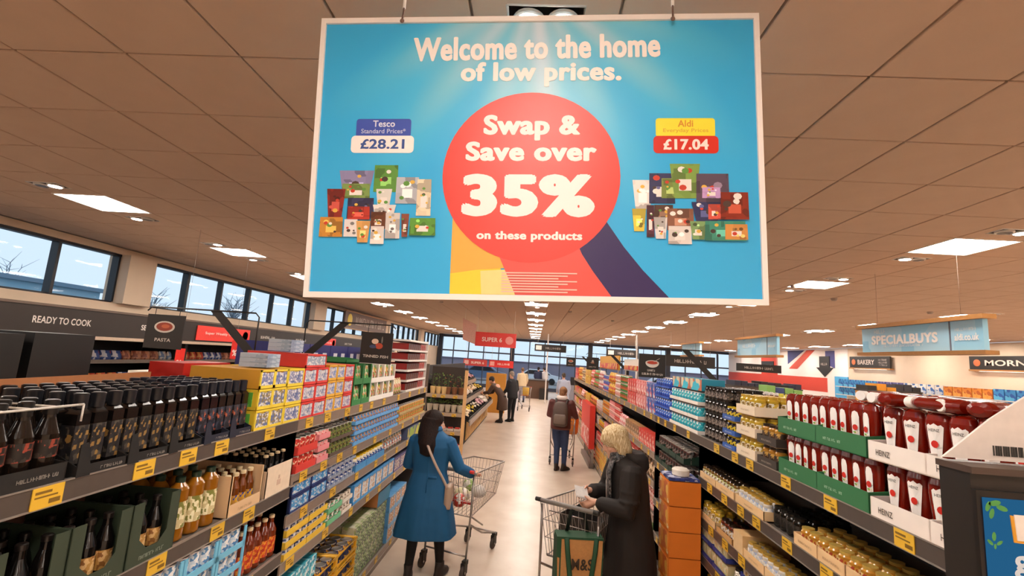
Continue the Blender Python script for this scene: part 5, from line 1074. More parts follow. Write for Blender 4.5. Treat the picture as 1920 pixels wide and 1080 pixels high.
for i, (x, y, w_, d_, h_, c, lb_) in enumerate(((8.9, 13.2, .75, .5, 2.18, '#d98f24', 'tall orange carton display in the right-hand area'), (10.2, 14.0, .7, .5, 2.2, '#3a3a44', 'dark grey display with white packs near the bakery'), (6.0, 12.6, .9, .5, 1.95, '#7fae5a', 'green topped display table beyond the ketchup'), (6.8, 16.5, 2.2, .8, 1.98, '#2a2c40', 'dark clothing rail display before the flag mural'), (4.2, 9.6, 1.4, .6, 1.86, '#d9c9b8', 'pale display table in the aisle behind the right shelves'), (3.6, 6.2, 1.0, .5, 1.95, '#c9c2bc', 'pale box display just beyond the turquoise cans'), (8.4, 20.5, 2.6, .8, 1.7, '#cdb391', 'beige counter below the flag mural'), (5.4, 20, 1.6, .7, 1.85, '#3f4466', 'navy display unit near the far black board'), (7.4, 9.4, 1.2, .6, 1.85, '#e0d8d0', 'white box display right of the ketchup tops'))):
    t = thing('display_table', lb_, 'display table', (x, y, 0)); b = MB(); b.box(0, w_, 0, d_, 0, h_-.22, M('#5a4c42' if i not in (0, 6) else c, .6)); ob('table_body', b, t)
    b = MB(); n = max(2, int(w_/.22)); g = random.Random(i)
    ob('goods_tray', MB().box(-.02, w_+.02, -.02, d_+.02, h_-.22, h_-.18, M('#3a322c', .5)), t)
    for q in range(n):
        b = MB(); b.box(q*w_/n+.01, (q+1)*w_/n-.01, .02, d_-.02, h_-.18, h_-.02*g.randint(0, 4), M(c if g.random() < .7 else g.choice(['#e6ded6', '#c9463a', '#3a4a7a', '#2a2624']), .6, var=.06)); ob('goods_box', b, t)
# ---------------------------------------------------------------- people
def fuse(mb, name, mat, voxel, smooth=3, par=None):
    me = mb.mesh(name); o = bpy.data.objects.new('tmp', me); C.objects.link(o)
    r = o.modifiers.new('r', 'REMESH'); r.mode = 'VOXEL'; r.voxel_size = voxel; r.use_smooth_shade = True
    s = o.modifiers.new('s', 'SMOOTH'); s.factor = .5; s.iterations = smooth
    dg = bpy.context.evaluated_depsgraph_get(); m2 = bpy.data.meshes.new_from_object(o.evaluated_get(dg)); m2.name = name
    bpy.data.objects.remove(o); bpy.data.meshes.remove(me)
    m2.materials.clear(); m2.materials.append(mat)
    m2.polygons.foreach_set('use_smooth', [True]*len(m2.polygons)); m2.polygons.foreach_set('material_index', [0]*len(m2.polygons)); m2.update()
    return m2
def V(*a): return Vector(a)
def limb(b, pts, rs, m, n=12):
    """tapered limb with rounded ends"""
    P = [Vector(p) for p in pts]; R = [r if isinstance(r, tuple) else (r, r) for r in rs]
    d0 = (P[0]-P[1]).normalized(); d1 = (P[-1]-P[-2]).normalized()
    P = [P[0]+d0*max(R[0])*.6]+P+[P[-1]+d1*max(R[-1])*.6]; R = [(R[0][0]*.55, R[0][1]*.55)]+R+[(R[-1][0]*.55, R[-1][1]*.55)]
    b.rod(P, R, m, n)
def hand(b, w, d, nrm, m, side, curl=.6, sc_=1.0):
    """palm at wrist w along d, palm facing nrm; side +1/-1 puts the thumb"""
    d = Vector(d).normalized(); nrm = Vector(nrm); nrm = (nrm-d*nrm.dot(d)).normalized(); s = d.cross(nrm)*side; w = Vector(w); k = sc_
    limb(b, [w-d*.02*k, w+d*.03*k, w+d*.075*k], [.024*k, .03*k, .034*k], m, 10)
    for q in (-.028, -.010, .010, .027): b.rod([w+d*.02*k+s*q*k, w+d*.085*k+s*q*k], .0125*k, m, 8)
    for i, (q, L) in enumerate(((.031, .072), (.0105, .082), (-.0105, .076), (-.031, .058))):
        p = w+d*.08*k+s*q*k; a = .25*curl; pts = [w+d*.05*k+s*q*.9*k, p]
        for seg in (.45, .32, .23):
            dd = d*math.cos(a)+nrm*math.sin(a); p = p+dd*L*seg*k+s*q*.06*k; pts.append(p); a += curl
        b.rod(pts, [.0095*k, .0092*k, .0085*k, .0078*k, .0062*k], m, 8)
    p = w+d*.02*k+s*.026*k; q = p+(d*.5+s*.75+nrm*.3).normalized()*.042*k; r = q+(d*.85+s*.2+nrm*.5).normalized()*.03*k; t_ = r+(d*.8-s*.15+nrm*.6).normalized()*.024*k
    b.rod([w+s*.01*k, p, q, r, t_], [.014*k, .0145*k, .011*k, .0095*k, .007*k], m, 8)
def head(b, c, f, m, up_=(0, 0, 1), k=1.0):
    """c centre of skull, f facing"""
    f = Vector(f).normalized(); r = f.cross(Vector(up_)).normalized(); u = r.cross(f)
    T_ = Matrix(((r.x, f.x, u.x, c[0]), (r.y, f.y, u.y, c[1]), (r.z, f.z, u.z, c[2]), (0, 0, 0, 1))) @ Matrix.Scale(k, 4)
    b.ell((0, -.012, .025), (.074, .092, .092), m, T_, 18, 12)
    b.loft([[(x*math.cos(a), y0+y*math.sin(a), z) for a in [2*PI*j/14 for j in range(14)]] for z, x, y, y0 in ((-.118, .018, .02, .07), (-.108, .034, .036, .058), (-.08, .05, .055, .035), (-.04, .062, .07, .012), (0, .068, .08, .0), (.03, .068, .08, 0))], m, True, T_)
    b.loft([[(x*math.cos(a), y0+.012*math.sin(a), z) for a in [2*PI*j/8 for j in range(8)]] for z, x, y0 in ((-.048, .008, .088), (-.04, .015, .1), (-.025, .011, .096), (.01, .007, .082))], m, True, T_)
    b.ell((0, .076, -.073), (.024, .012, .007), m, T_, 10, 6); b.ell((0, .074, -.084), (.02, .012, .007), m, T_, 10, 6)
    b.ell((0, .066, .022), (.05, .016, .009), m, T_, 12, 6)
    for s in (-1, 1): b.ell((s*.036, .06, -.035), (.02, .02, .02), m, T_, 10, 6); b.ell((s*.074, -.005, -.01), (.009, .017, .03), m, T_, 8, 6)
    return T_
def face(par, T_, lip='#a85a50', brow='#5a4434', iris='#3a4a5a'):
    b = MB()
    for s in (-1, 1): b.ell((s*.03, .071, .003), (.0125, .008, .0065), M('#e9e2dc', .3), T_, 10, 6)
    e = ob('eyes', b, par); b = MB()
    for s in (-1, 1): b.ell((s*.03, .0785, .003), (.0055, .002, .0055), M(iris, .2), T_, 8, 5)
    ob('iris', b, e)
    b = MB(); b.ell((0, .083, -.076), (.02, .005, .004), M(lip, .4), T_, 10, 5); b.ell((0, .081, -.083), (.017, .006, .005), M(lip, .4), T_, 10, 5); ob('lips', b, par)
    b = MB()
    for s in (-1, 1): b.rod([T_ @ V(s*.015, .08, .02), T_ @ V(s*.032, .081, .026), T_ @ V(s*.048, .07, .021)], .0025, M(brow, .7), 5)
    ob('eyebrows', b, par)
def hairmat(c1, c2):
    m = bpy.data.materials.new('hair'); m.use_nodes = True; nt = m.node_tree; b = nt.nodes['Principled BSDF']; b.inputs['Roughness'].default_value = .6; b.inputs['Specular IOR Level'].default_value = .2
    tc = nt.nodes.new('ShaderNodeTexCoord'); mp = nt.nodes.new('ShaderNodeMapping'); mp.inputs['Scale'].default_value = (1, 1, .12); n = nt.nodes.new('ShaderNodeTexNoise'); n.inputs['Scale'].default_value = 130; n.inputs['Detail'].default_value = 3
    cr = nt.nodes.new('ShaderNodeValToRGB'); cr.color_ramp.elements[0].position = .35; cr.color_ramp.elements[1].position = .68; cr.color_ramp.elements[0].color = lin(c1); cr.color_ramp.elements[1].color = lin(c2)
    nt.links.new(tc.outputs['Object'], mp.inputs[0]); nt.links.new(mp.outputs[0], n.inputs['Vector']); nt.links.new(n.outputs[0], cr.inputs[0]); nt.links.new(cr.outputs[0], b.inputs['Base Color'])
    bp = nt.nodes.new('ShaderNodeBump'); bp.inputs['Strength'].default_value = .5; bp.inputs['Distance'].default_value = .01; nt.links.new(n.outputs[0], bp.inputs['Height']); nt.links.new(bp.outputs[0], b.inputs['Normal'])
    return m
SKIN = M('#d9a48a', .5, var=.03, scale=20)
def ringz(c, rx, ry, z, tw=0, n=24, pw=2.4):
    o = []
    for j in range(n):
        a = 2*PI*j/n; ca, sa = math.cos(a), math.sin(a); x = rx*math.copysign(abs(ca)**(2/pw), ca); y = ry*math.copysign(abs(sa)**(2/pw), sa)
        o.append((c[0]+x*math.cos(tw)-y*math.sin(tw), c[1]+x*math.sin(tw)+y*math.cos(tw), z))
    return o
def person(loc, rz, label, J, vox, top, legs, shoe, hair_fn, skin=SKIN, group=None, hands=True, k=1.0, facecols=None, hips=None):
    """J joints in local space, facing +Y. top(b,J) and legs build clothing shapes."""
    b = MB(); t = None
    H = J['head']; nk = J['neck']; ch = J['chest']; pv = J['pelvis']
    limb(b, [nk+V(0, 0, -.04), nk+V(0, .0, .05), V(*H)+V(0, 0, -.05)], [.055, .052, .05], skin)
    T_ = head(b, H, J['look'], skin, J.get('up', (0, 0, 1)))
    b.loft([ringz(ch+V(0, 0, .0), .06, .05, nk.z-.02), ringz(ch, .16, .085, ch.z+.1), ringz(ch, .155, .1, ch.z), ringz((ch+pv)/2, .125, .085, (ch.z+pv.z)/2), ringz(pv, .155, .1, pv.z+.02), ringz(pv, .15, .1, pv.z-.08)], skin)
    for s in ('l', 'r'):
        limb(b, [J['sh_'+s], J['el_'+s], J['wr_'+s]], [.045, .036, .024], skin)
        if hands: hand(b, J['wr_'+s], J['hd_'+s], J['pn_'+s], skin, -1 if s == 'l' else 1, J.get('curl_'+s, .5))
        else: b.ell(V(*J['wr_'+s])+Vector(J['hd_'+s]).normalized()*.06, (.03, .04, .045), skin)
        limb(b, [J['hip_'+s], J['kn_'+s], J['an_'+s]], [.075, .05, .035], skin)
        limb(b, [J['an_'+s], V(*J['an_'+s])+V(0, .1, -.05)], [.035, .03], skin)
    root = ob('person', fuse(b, 'person', skin, vox, 2), None, loc, rz, label, 'person', group)
    if facecols: face(root, T_, *facecols)
    b = MB(); lm = legs['mat']
    for s in ('l', 'r'):
        h, kn, an = [Vector(J[q+s]) for q in ('hip_', 'kn_', 'an_')]; r = legs['r']
        limb(b, [h, h.lerp(kn, .5), kn, kn.lerp(an, .35), an+V(0, 0, .03)], [r[0], r[1], r[2], r[3], r[4]], lm)
    b.loft([ringz(pv, .165, .115, pv.z+.06), ringz(pv, .17, .12, pv.z-.03), ringz(pv, .15, .11, pv.z-.12)], lm)
    ob(legs.get('name', 'trousers'), fuse(b, 'trousers', lm, vox*1.3, 3), root)
    for s in ('l', 'r'):
        an = Vector(J['an_'+s]); fd = Vector(J.get('ft_'+s, (0, 1, 0))).normalized(); b = MB(); sm = shoe; z0 = an.z-.075
        A = math.atan2(-fd.x, fd.y); Tm = Matrix.Translation((an.x, an.y, z0)) @ Matrix.Rotation(A, 4, 'Z')
        b.loft([[(x*math.cos(a), y+ly*math.sin(a), z) for a in [2*PI*j/14 for j in range(14)]] for z, x, y, ly in ((.0, .042, .05, .135), (.02, .046, .05, .138), (.05, .042, .04, .115), (.08, .04, .005, .07), (.14, .045, 0, .05))], sm, True, Tm)
        ob('shoe', b, root)
    top(root, J, T_)
    hair_fn(root, T_)
    return root
# --- woman in the blue coat
J = dict(pelvis=V(0, 0, .90), chest=V(0, .02, 1.22), neck=V(0, .03, 1.40), head=V(.01, .05, 1.49), look=(.97, .3, -.12),
         sh_l=V(-.17, .02, 1.32), el_l=V(-.24, .08, 1.06), wr_l=V(-.16, .28, 1.0), hd_l=(.1, 1, -.1), pn_l=(0, -.2, -1), curl_l=.7,
         sh_r=V(.17, .0, 1.32), el_r=V(.30, .0, 1.07), wr_r=V(.43, .12, .99), hd_r=(.45, .85, -.1), pn_r=(0, -.2, -1), curl_r=.7,
         hip_l=V(-.09, 0, .88), kn_l=V(-.11, .04, .48), an_l=V(-.12, -.06, .085), hip_r=V(.09, 0, .88), kn_r=V(.13, .08, .48), an_r=V(.17, .06, .085), ft_l=(-.1, 1, 0), ft_r=(.4, 1, 0))
BLUE = M('#07507c', .75, var=.05, scale=14)
def bluecoat(root, J, T_):
    b = MB(); R = []
    for z, rx, ry, y in ((1.44, .07, .065, .02), (1.40, .12, .085, .015), (1.355, .19, .105, .01), (1.27, .205, .125, .01), (1.15, .185, .12, .015), (1.02, .175, .118, .01), (.88, .215, .15, .0), (.72, .255, .18, -.01), (.56, .29, .205, -.015), (.43, .315, .22, -.02), (.425, .29, .2, -.02)):
        rg = ringz((0, y), rx, ry, z, n=36)
        if z < .8: rg = [(p[0]*(1+.035*math.sin(7*2*PI*i/36)*(.9-z)*2), p[1]*(1+.05*math.sin(7*2*PI*i/36+1)*(.9-z)*2), p[2]) for i, p in enumerate(rg)]
        R.append(rg)
    b.loft(R, BLUE)
    for s in ('l', 'r'):
        sh, el, wr = J['sh_'+s], J['el_'+s], J['wr_'+s]; limb(b, [sh, sh.lerp(el, .5), el, el.lerp(wr, .5), wr-(wr-el).normalized()*.01], [.075, .068, .062, .056, .05], BLUE)
    co = ob('coat', fuse(b, 'coat', BLUE, .008, 4), root)
    b = MB(); b.loft([ringz((0, .025), .075, .07, 1.41), ringz((0, .02), .095, .08, 1.43), ringz((0, .025), .08, .07, 1.47), ringz((0, .03), .07, .062, 1.46)], BLUE); ob('collar', b, co)
    b = MB(); b.rod([(.01, -.125, .99), (.09, -.123, .99)], .012, BLUE, 6); b.rod([(0, -.115, 1.3), (0, -.13, 1.0), (0, -.16, .85)], .003, M('#09557f', .8), 4); ob('seam', b, co)
    sm = M('#b39a8a', .5); b = MB(); P = []
    for q in range(15):
        a = q/14; P.append(V(-.09+.30*a, -.055-.10*math.sin(PI*min(1, a*1.25)*.8)-.02, 1.415-.52*a))
    b.rod([V(-.085, .06, 1.42)]+P, [(.013, .004)]*16, sm, 6); ob('bag_strap', b, root)
    b = MB(); b.loft([[(.215+x, -.03+y, z) for x, y in ((-.03, -.11), (.03, -.09), (.035, .09), (-.02, .11))] for z in (.70, .72, .90, .92)], M('#b59c88', .5, var=.04)); ob('shoulder_bag', b, root)
def darkhair(root, T_):
    m = hairmat('#0f0807', '#2a1711'); b = MB(); b.ell((-.006, -.03, .035), (.098, .112, .10), m, T_, 18, 12)
    b.loft([[((.065 if z < -.25 else .055 if z < -.15 else .03 if z < -.05 else .005)+x*math.cos(a), y0+y*math.sin(a), z) for a in [2*PI*j/18 for j in range(18)]] for z, x, y, y0 in ((-.32, .07, .05, -.03), (-.30, .11, .09, -.035), (-.2, .125, .12, -.04), (-.1, .115, .122, -.045), (0, .105, .11, -.05), (.05, .095, .105, -.045))], m, True, T_)
    for s in (-1,): b.loft([[T_ @ V(s*x0+x*math.cos(a), y0+.03*math.sin(a), z) for a in [2*PI*j/10 for j in range(10)]] for z, x, x0, y0 in ((-.24, .012, .105, -.02), (-.2, .022, .1, -.01), (-.1, .02, .085, .0), (.0, .016, .078, .01), (.06, .015, .06, .02))], m)
    ob('hair', fuse(b, 'hair', m, .007, 3), root)
person((-1.0, 4.97, 0), .05, 'woman seen from behind in a bright blue coat with long dark hair, pushing a trolley', J, .006, bluecoat, dict(mat=M('#100d0e', .8), r=(.09, .08, .062, .056, .04), name='leggings'), M('#2a1e1a', .6), darkhair, facecols=('#a85a50', '#2a1c16', '#3a2a20'))
# --- blonde woman in the black padded coat
J = dict(pelvis=V(0, 0, .88), chest=V(0, .05, 1.20), neck=V(0, .1, 1.40), head=V(0.02, .155, 1.535), look=(.0, .85, -.35), up=(0, .35, 1),
         sh_l=V(-.19, .06, 1.33), el_l=V(-.25, .1, 1.04), wr_l=V(-.06, .335, 1.045), hd_l=(.35, .6, -.35), pn_l=(1, -.1, .3), curl_l=.75,
         sh_r=V(.19, .06, 1.33), el_r=V(.26, .14, 1.05), wr_r=V(.10, .34, 1.10), hd_r=(-.3, .75, -.1), pn_r=(-.8, -.1, -.3), curl_r=.75,
         hip_l=V(-.09, 0, .88), kn_l=V(-.1, .04, .48), an_l=V(-.1, 0, .085), hip_r=V(.09, 0, .88), kn_r=V(.1, .05, .48), an_r=V(.11, .05, .085))
BCO = M('#1e1511', .8, var=.12, scale=9)
def blackcoat(root, J, T_):
    b = MB(); R = []
    prof = ((1.44, .085, .08, .06), (1.41, .14, .11, .05), (1.37, .205, .135, .04), (1.28, .235, .155, .03), (1.15, .23, .165, .02), (1.0, .225, .17, .01), (.85, .24, .185, .0), (.65, .265, .205, -.01), (.4, .285, .22, -.01), (.22, .29, .225, -.01), (.21, .26, .2, -.01))
    for z, rx, ry, y in prof: R.append(ringz((0, y), rx, ry, z, n=30))
    b.loft(R, BCO)
    for s in ('l', 'r'):
        sh, el, wr = J['sh_'+s], J['el_'+s], J['wr_'+s]; e2 = el.lerp(wr, .8)
        limb(b, [sh, sh.lerp(el, .35), sh.lerp(el, .7), el, el.lerp(wr, .4), e2], [.088, .09, .08, .082, .07, .06], BCO)
        for q in (.25, .5, .75): b.ell(sh.lerp(el, q), (.092, .092, .03), BCO)
    co = ob('coat', fuse(b, 'coat', BCO, .009, 3), root)
    b = MB(); b.loft([ringz((0, -.03), .15, .08, 1.30), ringz((0, -.045), .17, .10, 1.36), ringz((0, -.03), .165, .11, 1.43), ringz((0, .0), .13, .10, 1.475), ringz((0, .02), .10, .08, 1.46)], BCO); b.ell((0, -.08, 1.37), (.13, .075, .085), BCO); ob('hood', fuse(b, 'hood', BCO, .009, 4), co)
    scm = PR('#2c2a2c', '#5a5656', '#1c1a1c', '#7a7472', s=70); b = MB(); b.loft([ringz((0, .1), .09, .075, 1.36), ringz((0, .11), .105, .085, 1.40), ringz((0, .12), .09, .075, 1.45), ringz((0, .12), .07, .06, 1.46)], scm)
    b.rod([(-.05, .17, 1.42), (-.06, .215, 1.3), (-.07, .21, 1.15), (-.07, .2, 1.0)], [(.05, .02), (.055, .018), (.05, .015), (.045, .012)], scm, 8); ob('scarf', b, root)
    b = MB(); b.rod([(.0, .185, 1.36), (.02, .2, 1.2), (.02, .195, 1.05)], [(.03, .008)]*3, M('#e6ded8', .6), 8); ob('shirt', b, root)
def blondehair(root, T_):
    m = hairmat('#a8824e', '#f2dfb8'); b = MB(); b.ell((0, -.03, .045), (.112, .125, .108), m, T_, 18, 12)
    b.loft([[(x*math.cos(a), y0+y*math.sin(a), z) for a in [2*PI*j/18 for j in range(18)]] for z, x, y, y0 in ((-.14, .07, .035, -.08), (-.11, .105, .065, -.07), (-.04, .122, .09, -.055), (.03, .118, .11, -.035), (.06, .11, .115, -.03))], m, True, T_)
    for s in (-1, 1): b.loft([[V(s*x0+x*math.cos(a), y0+.04*math.sin(a), z) for a in [2*PI*j/12 for j in range(12)]] for z, x, x0, y0 in ((-.12, .012, .09, -.03), (-.08, .022, .094, -.025), (-.02, .022, .092, -.01), (.05, .022, .08, .015), (.09, .02, .05, .03))], m, True, T_)
    b.loft([[V(x0+.05*math.cos(a), y0+.022*math.sin(a), z) for a in [2*PI*j/12 for j in range(12)]] for z, x0, y0 in ((.03, .02, .08), (.06, .01, .078), (.09, .0, .06), (.12, 0, .03))], m, True, T_)
    ob('hair', fuse(b, 'hair', m, .007, 2), root)
bw_ = person((.90, 4.38, 0), PI/2+.15, 'blonde woman in a long black padded coat looking down at a paper in her hands', J, .006, blackcoat, dict(mat=M('#15110f', .8), r=(.09, .08, .065, .058, .045)), M('#1c1614', .6), blondehair, facecols=('#b05a54', '#a88a64', '#4a5a6a'))
Rz = Matrix.Rotation(PI/2+.15, 4, 'Z')
b = MB(); b.box(-.055, .055, -.04, .09, .0, .003, M('#efe9e4', .5)); b.box(-.05, .05, -.03, .085, .006, .009, M('#e2dcd8', .5)); hp = Matrix.Translation((.90, 4.38, 0)) @ Rz @ Matrix.Translation((.0, .41, 1.10)) @ Matrix.Rotation(-.75, 4, 'Y') @ Matrix.Rotation(.35, 4, 'X')
ob('folded_paper', b, None, mat=hp, label='folded white paper held by the blonde woman', cat='paper')
# --- person with the backpack
J = dict(pelvis=V(0, 0, .93), chest=V(0, .03, 1.25), neck=V(.0, .05, 1.45), head=V(.02, .09, 1.56), look=(.35, .9, -.2),
         sh_l=V(-.19, .02, 1.37), el_l=V(-.25, .02, 1.10), wr_l=V(-.12, .27, 1.02), hd_l=(.3, 1, 0), pn_l=(0, 0, -1),
         sh_r=V(.19, .02, 1.37), el_r=V(.28, .06, 1.12), wr_r=V(.30, .3, 1.05), hd_r=(0, 1, 0), pn_r=(0, 0, -1),
         hip_l=V(-.09, 0, .9), kn_l=V(-.06, .03, .5), an_l=V(-.05, -.04, .085), hip_r=V(.09, 0, .9), kn_r=V(.1, .05, .5), an_r=V(.1, 0, .085), ft_r=(.8, 1, 0), ft_l=(.2, 1, 0))
def jacket(col, z0, rx=.21, collar=None):
    mt = M(col, .7, var=.06)
    def fn(root, J, T_):
        b = MB(); ch = J['chest']; pv = J['pelvis']; n = J['neck']
        prof = [(n.z+.0, .085, .08), (n.z-.05, .15, .1), (n.z-.1, .2, .12), (ch.z, rx, .14), (pv.z+.05, rx-.005, .14)]+([(pv.z-.08, rx, .15)] if z0 > .75 else [(.75, rx+.02, .16), (z0+.02, rx+.05, .18)])+[(z0, rx-.02, .13)]
        R = []
        for z, a, c in prof:
            f_ = min(1, max(0, (z-pv.z)/(n.z-pv.z))); cx = pv.x+(n.x-pv.x)*f_; cy = pv.y+(n.y-pv.y)*f_; R.append(ringz((cx, cy), a, c, z))
        b.loft(R, mt)
        for s in ('l', 'r'):
            sh, el, wr = J['sh_'+s], J['el_'+s], J['wr_'+s]; limb(b, [sh, sh.lerp(el, .5), el, el.lerp(wr, .9)], [.08, .072, .066, .052], mt)
        ob('jacket', fuse(b, 'jacket', mt, .012, 3), root)
        if collar: b = MB(); b.loft([ringz((n.x, n.y-.02), .1, .09, n.z-.04), ringz((n.x, n.y-.02), .12, .1, n.z), ringz((n.x, n.y-.02), .1, .085, n.z+.05)], M(collar, .8)); ob('collar', b, root)
    return fn
def cap_hair(c1, c2, r=(.083, .1, .09)):
    m = hairmat(c1, c2)
    def fn(root, T_):
        b = MB(); b.ell((0, -.022, .035), r, m, T_, 16, 10); b.ell((0, -.06, -.03), (.07, .05, .06), m, T_, 12, 8); ob('hair', fuse(b, 'hair', m, .01, 2), root)
    return fn
bpj = jacket('#5a2a26', .82, .21, '#d9c9c0')
def bpack(root, J, T_):
    bpj(root, J, T_); b = MB(); pm = M('#5a4a42', .7, var=.06)
    b.loft([ringz((-.0, -.2), a, c, z, n=20, pw=3) for z, a, c in ((.9, .1, .05), (.93, .15, .09), (1.05, .16, .11), (1.25, .15, .1), (1.36, .12, .07), (1.39, .06, .04))], pm); bp_ = ob('backpack', b, root)
    b = MB(); b.loft([ringz((0, -.29), a, c, z, n=16, pw=3) for z, a, c in ((.96, .1, .02), (.98, .12, .035), (1.12, .12, .035), (1.15, .1, .02))], M('#7a6a60', .7)); ob('front_pocket', b, bp_)
    b = MB()
    for s in (-1, 1): b.rod([(s*.1, -.13, 1.35), (s*.12, -.02, 1.44), (s*.13, .11, 1.38), (s*.15, .15, 1.2), (s*.17, .05, 1.0), (s*.13, -.12, .98)], [(.02, .006)]*6, M('#3a302c', .7), 6)
    ob('strap', b, bp_)
JEANS = M('#2c3a5c', .8, var=.08)
person((.62, 10.1, 0), -.15, 'shopper with a grey brown backpack, maroon jacket and blue jeans at a trolley', J, .011, bpack, dict(mat=JEANS, r=(.1, .09, .07, .062, .05)), M('#2a1c18', .6), cap_hair('#6a4630', '#a87a54'), hands=True)
# --- couple at the produce
J2 = dict(pelvis=V(0, 0, .92), chest=V(.0, .06, 1.26), neck=V(.0, .08, 1.48), head=V(0, .11, 1.62), look=(0, .9, -.3),
          sh_l=V(-.19, .04, 1.4), el_l=V(-.23, .08, 1.12), wr_l=V(-.2, .25, .95), hd_l=(0, .7, -.7), pn_l=(1, 0, 0), sh_r=V(.19, .04, 1.4), el_r=V(.24, .0, 1.12), wr_r=V(.22, .1, .9), hd_r=(0, .2, -1), pn_r=(-1, 0, 0),
          hip_l=V(-.09, 0, .9), kn_l=V(-.1, .02, .48), an_l=V(-.12, 0, .085), hip_r=V(.09, 0, .9), kn_r=V(.1, .02, .48), an_r=V(.12, .05, .085))
person((-.70, 16.9, 0), .9, 'tall man in a black coat standing by the produce stand', J2, .014, jacket('#14161c', .8, .22), dict(mat=M('#14141a', .8), r=(.1, .09, .07, .062, .05)), M('#15110f', .6), cap_hair('#7a6a60', '#b0a090'))
J3 = dict(J2); J3.update(pelvis=V(0, 0, .85), chest=V(0, .22, 1.12), neck=V(0, .36, 1.30), head=V(0, .45, 1.40), sh_l=V(-.18, .32, 1.22), el_l=V(-.22, .45, 1.0), wr_l=V(-.16, .65, .95), hd_l=(0, 1, -.2), sh_r=V(.18, .32, 1.22), el_r=V(.22, .45, .98), wr_r=V(.16, .62, .92), hd_r=(0, 1, -.2), hip_l=V(-.09, 0, .85), hip_r=V(.09, 0, .85))
person((-1.02, 16.5, 0), 1.35, 'stooping shopper in a long brown coat reaching into the produce', J3, .014, jacket('#4a3428', .42, .2), dict(mat=M('#17130f', .8), r=(.085, .07, .055, .05, .04)), M('#15110f', .6), cap_hair('#2a2420', '#4a4038', (.09, .105, .095)))
# --- far figures
def simple(loc, rz, label, tcol, lcol, h1, h2, z0=.8, hs=1.0):
    person(loc, rz, label, J2, .018, jacket(tcol, z0, .21), dict(mat=M(lcol, .8), r=(.1, .085, .07, .06, .05)), M('#1c1816', .6), cap_hair(h1, h2), hands=False)
simple((-.55, 24.5, 0), .3, 'distant shopper in a cream top and jeans near the checkouts', '#d9c4a0', '#3a4a7a', '#5a4030', '#8a6a50')
simple((.25, 30.0, 0), -.4, 'distant person in dark navy behind the checkout counter, left one', '#232a4a', '#1c1c2a', '#1c1614', '#3a2c24', .6)
simple((.72, 30.2, 0), .8, 'distant person in a white top behind the checkout counter, right one', '#d9d6da', '#3a3a44', '#2a2420', '#4a4038')
simple((1.25, 19.5, 0), .2, 'distant shopper in pale grey at the right of the aisle end', '#a8adc0', '#2c2c3a', '#3a3028', '#6a5a4a', .5)

# ---------------------------------------------------------------- trolleys
CH = M('#a8a09a', .3, .85, var=.03); BLKP = M('#2a2624', .5)
def trolley(loc, rz, label, red=True, sc_=1.0):
    """faces +Y (front), handle at the rear"""
    t = thing('shopping_trolley', label, 'trolley', loc, rz)
    A = [V(-.27, -.02, 1.0), V(.27, -.02, 1.0), V(.21, .88, .97), V(-.21, .88, .97)]; B_ = [V(-.22, .06, .55), V(.22, .06, .55), V(.17, .78, .62), V(-.17, .78, .62)]
    b = MB(); r = .0045
    for L_, rr in ((A, .008), (B_, .006)): b.rod(L_+[L_[0]], rr, CH, 6)
    for e in range(4):
        a0, a1, b0, b1 = A[e], A[(e+1) % 4], B_[e], B_[(e+1) % 4]; n = 9 if e % 2 == 0 else 16
        for q in range(n+1): b.rod([a0.lerp(a1, q/n), b0.lerp(b1, q/n)], .0028, CH, 4)
        for q in (.33, .66): b.rod([a0.lerp(b0, q), a1.lerp(b1, q)], .0035, CH, 4)
    for q in range(1, 10): b.rod([B_[0].lerp(B_[1], q/10), B_[3].lerp(B_[2], q/10)], .0028, CH, 4)
    ob('basket', b, t)
    b = MB(); b.rod([(-.24, -.07, 1.03), (.24, -.07, 1.03)], .016, M('#8a8480', .4), 10); h = ob('handle', b, t)
    for s in (-1, 1):
        b = MB(); b.rod([(s*.24, -.07, 1.03), (s*.29, -.07, 1.03)], .0175, M('#c9302a', .4) if red else BLKP, 10); b.rod([(s*.275, -.07, 1.03), (s*.275, .02, .99)], .012, M('#8a8480', .4), 6); ob('handle_end', b, h)
    b = MB()
    for s in (-1, 1): b.rod([(s*.26, -.0, .98), (s*.255, .0, .6), (s*.245, -.02, .16)], .011, CH, 8); b.rod([(s*.25, .0, .5), (s*.2, .4, .3), (s*.17, .82, .17)], .011, CH, 8); b.rod([(s*.22, .06, .56), (s*.18, .45, .36)], .009, CH, 6)
    b.rod([(-.245, -.02, .2), (.245, -.02, .2)], .009, CH, 6); b.rod([(-.17, .8, .18), (.17, .8, .18)], .009, CH, 6); ob('chassis', b, t)
    for (x, y) in ((-.245, -.03), (.245, -.03), (-.17, .82), (.17, .82)):
        b = MB(); b.rod([(x-.012, y-.03, .062), (x+.012, y-.03, .062)], .06, M('#4a3f3a', .7), 16); w_ = ob('wheel', b, t)
        b = MB(); b.box(x-.022, x-.016, y-.05, y+.02, .05, .15, BLKP); b.box(x+.016, x+.022, y-.05, y+.02, .05, .15, BLKP); b.box(x-.022, x+.022, y-.03, y+.03, .13, .17, BLKP); b.rod([(x-.025, y-.03, .062), (x+.025, y-.03, .062)], .012, CH, 8); ob('fork', b, w_)
    b = MB()
    for q in range(8): b.rod([(-.2+q*.057, .02, .93), (-.17+q*.049, .2, .66)], .0028, CH, 4)
    b.rod([(-.2, .02, .93), (.2, .02, .93)], .005, CH, 5); b.box(-.17, .17, .15, .2, .64, .655, M('#c9302a', .5) if red else BLKP); ob('child_seat', b, t)
    return t
trolley((-.80, 5.18, 0), -.36, 'steel shopping trolley pushed by the woman in the blue coat')
trolley((.37, 4.22, 0), -.50, 'steel shopping trolley in front of the blonde woman', red=False)
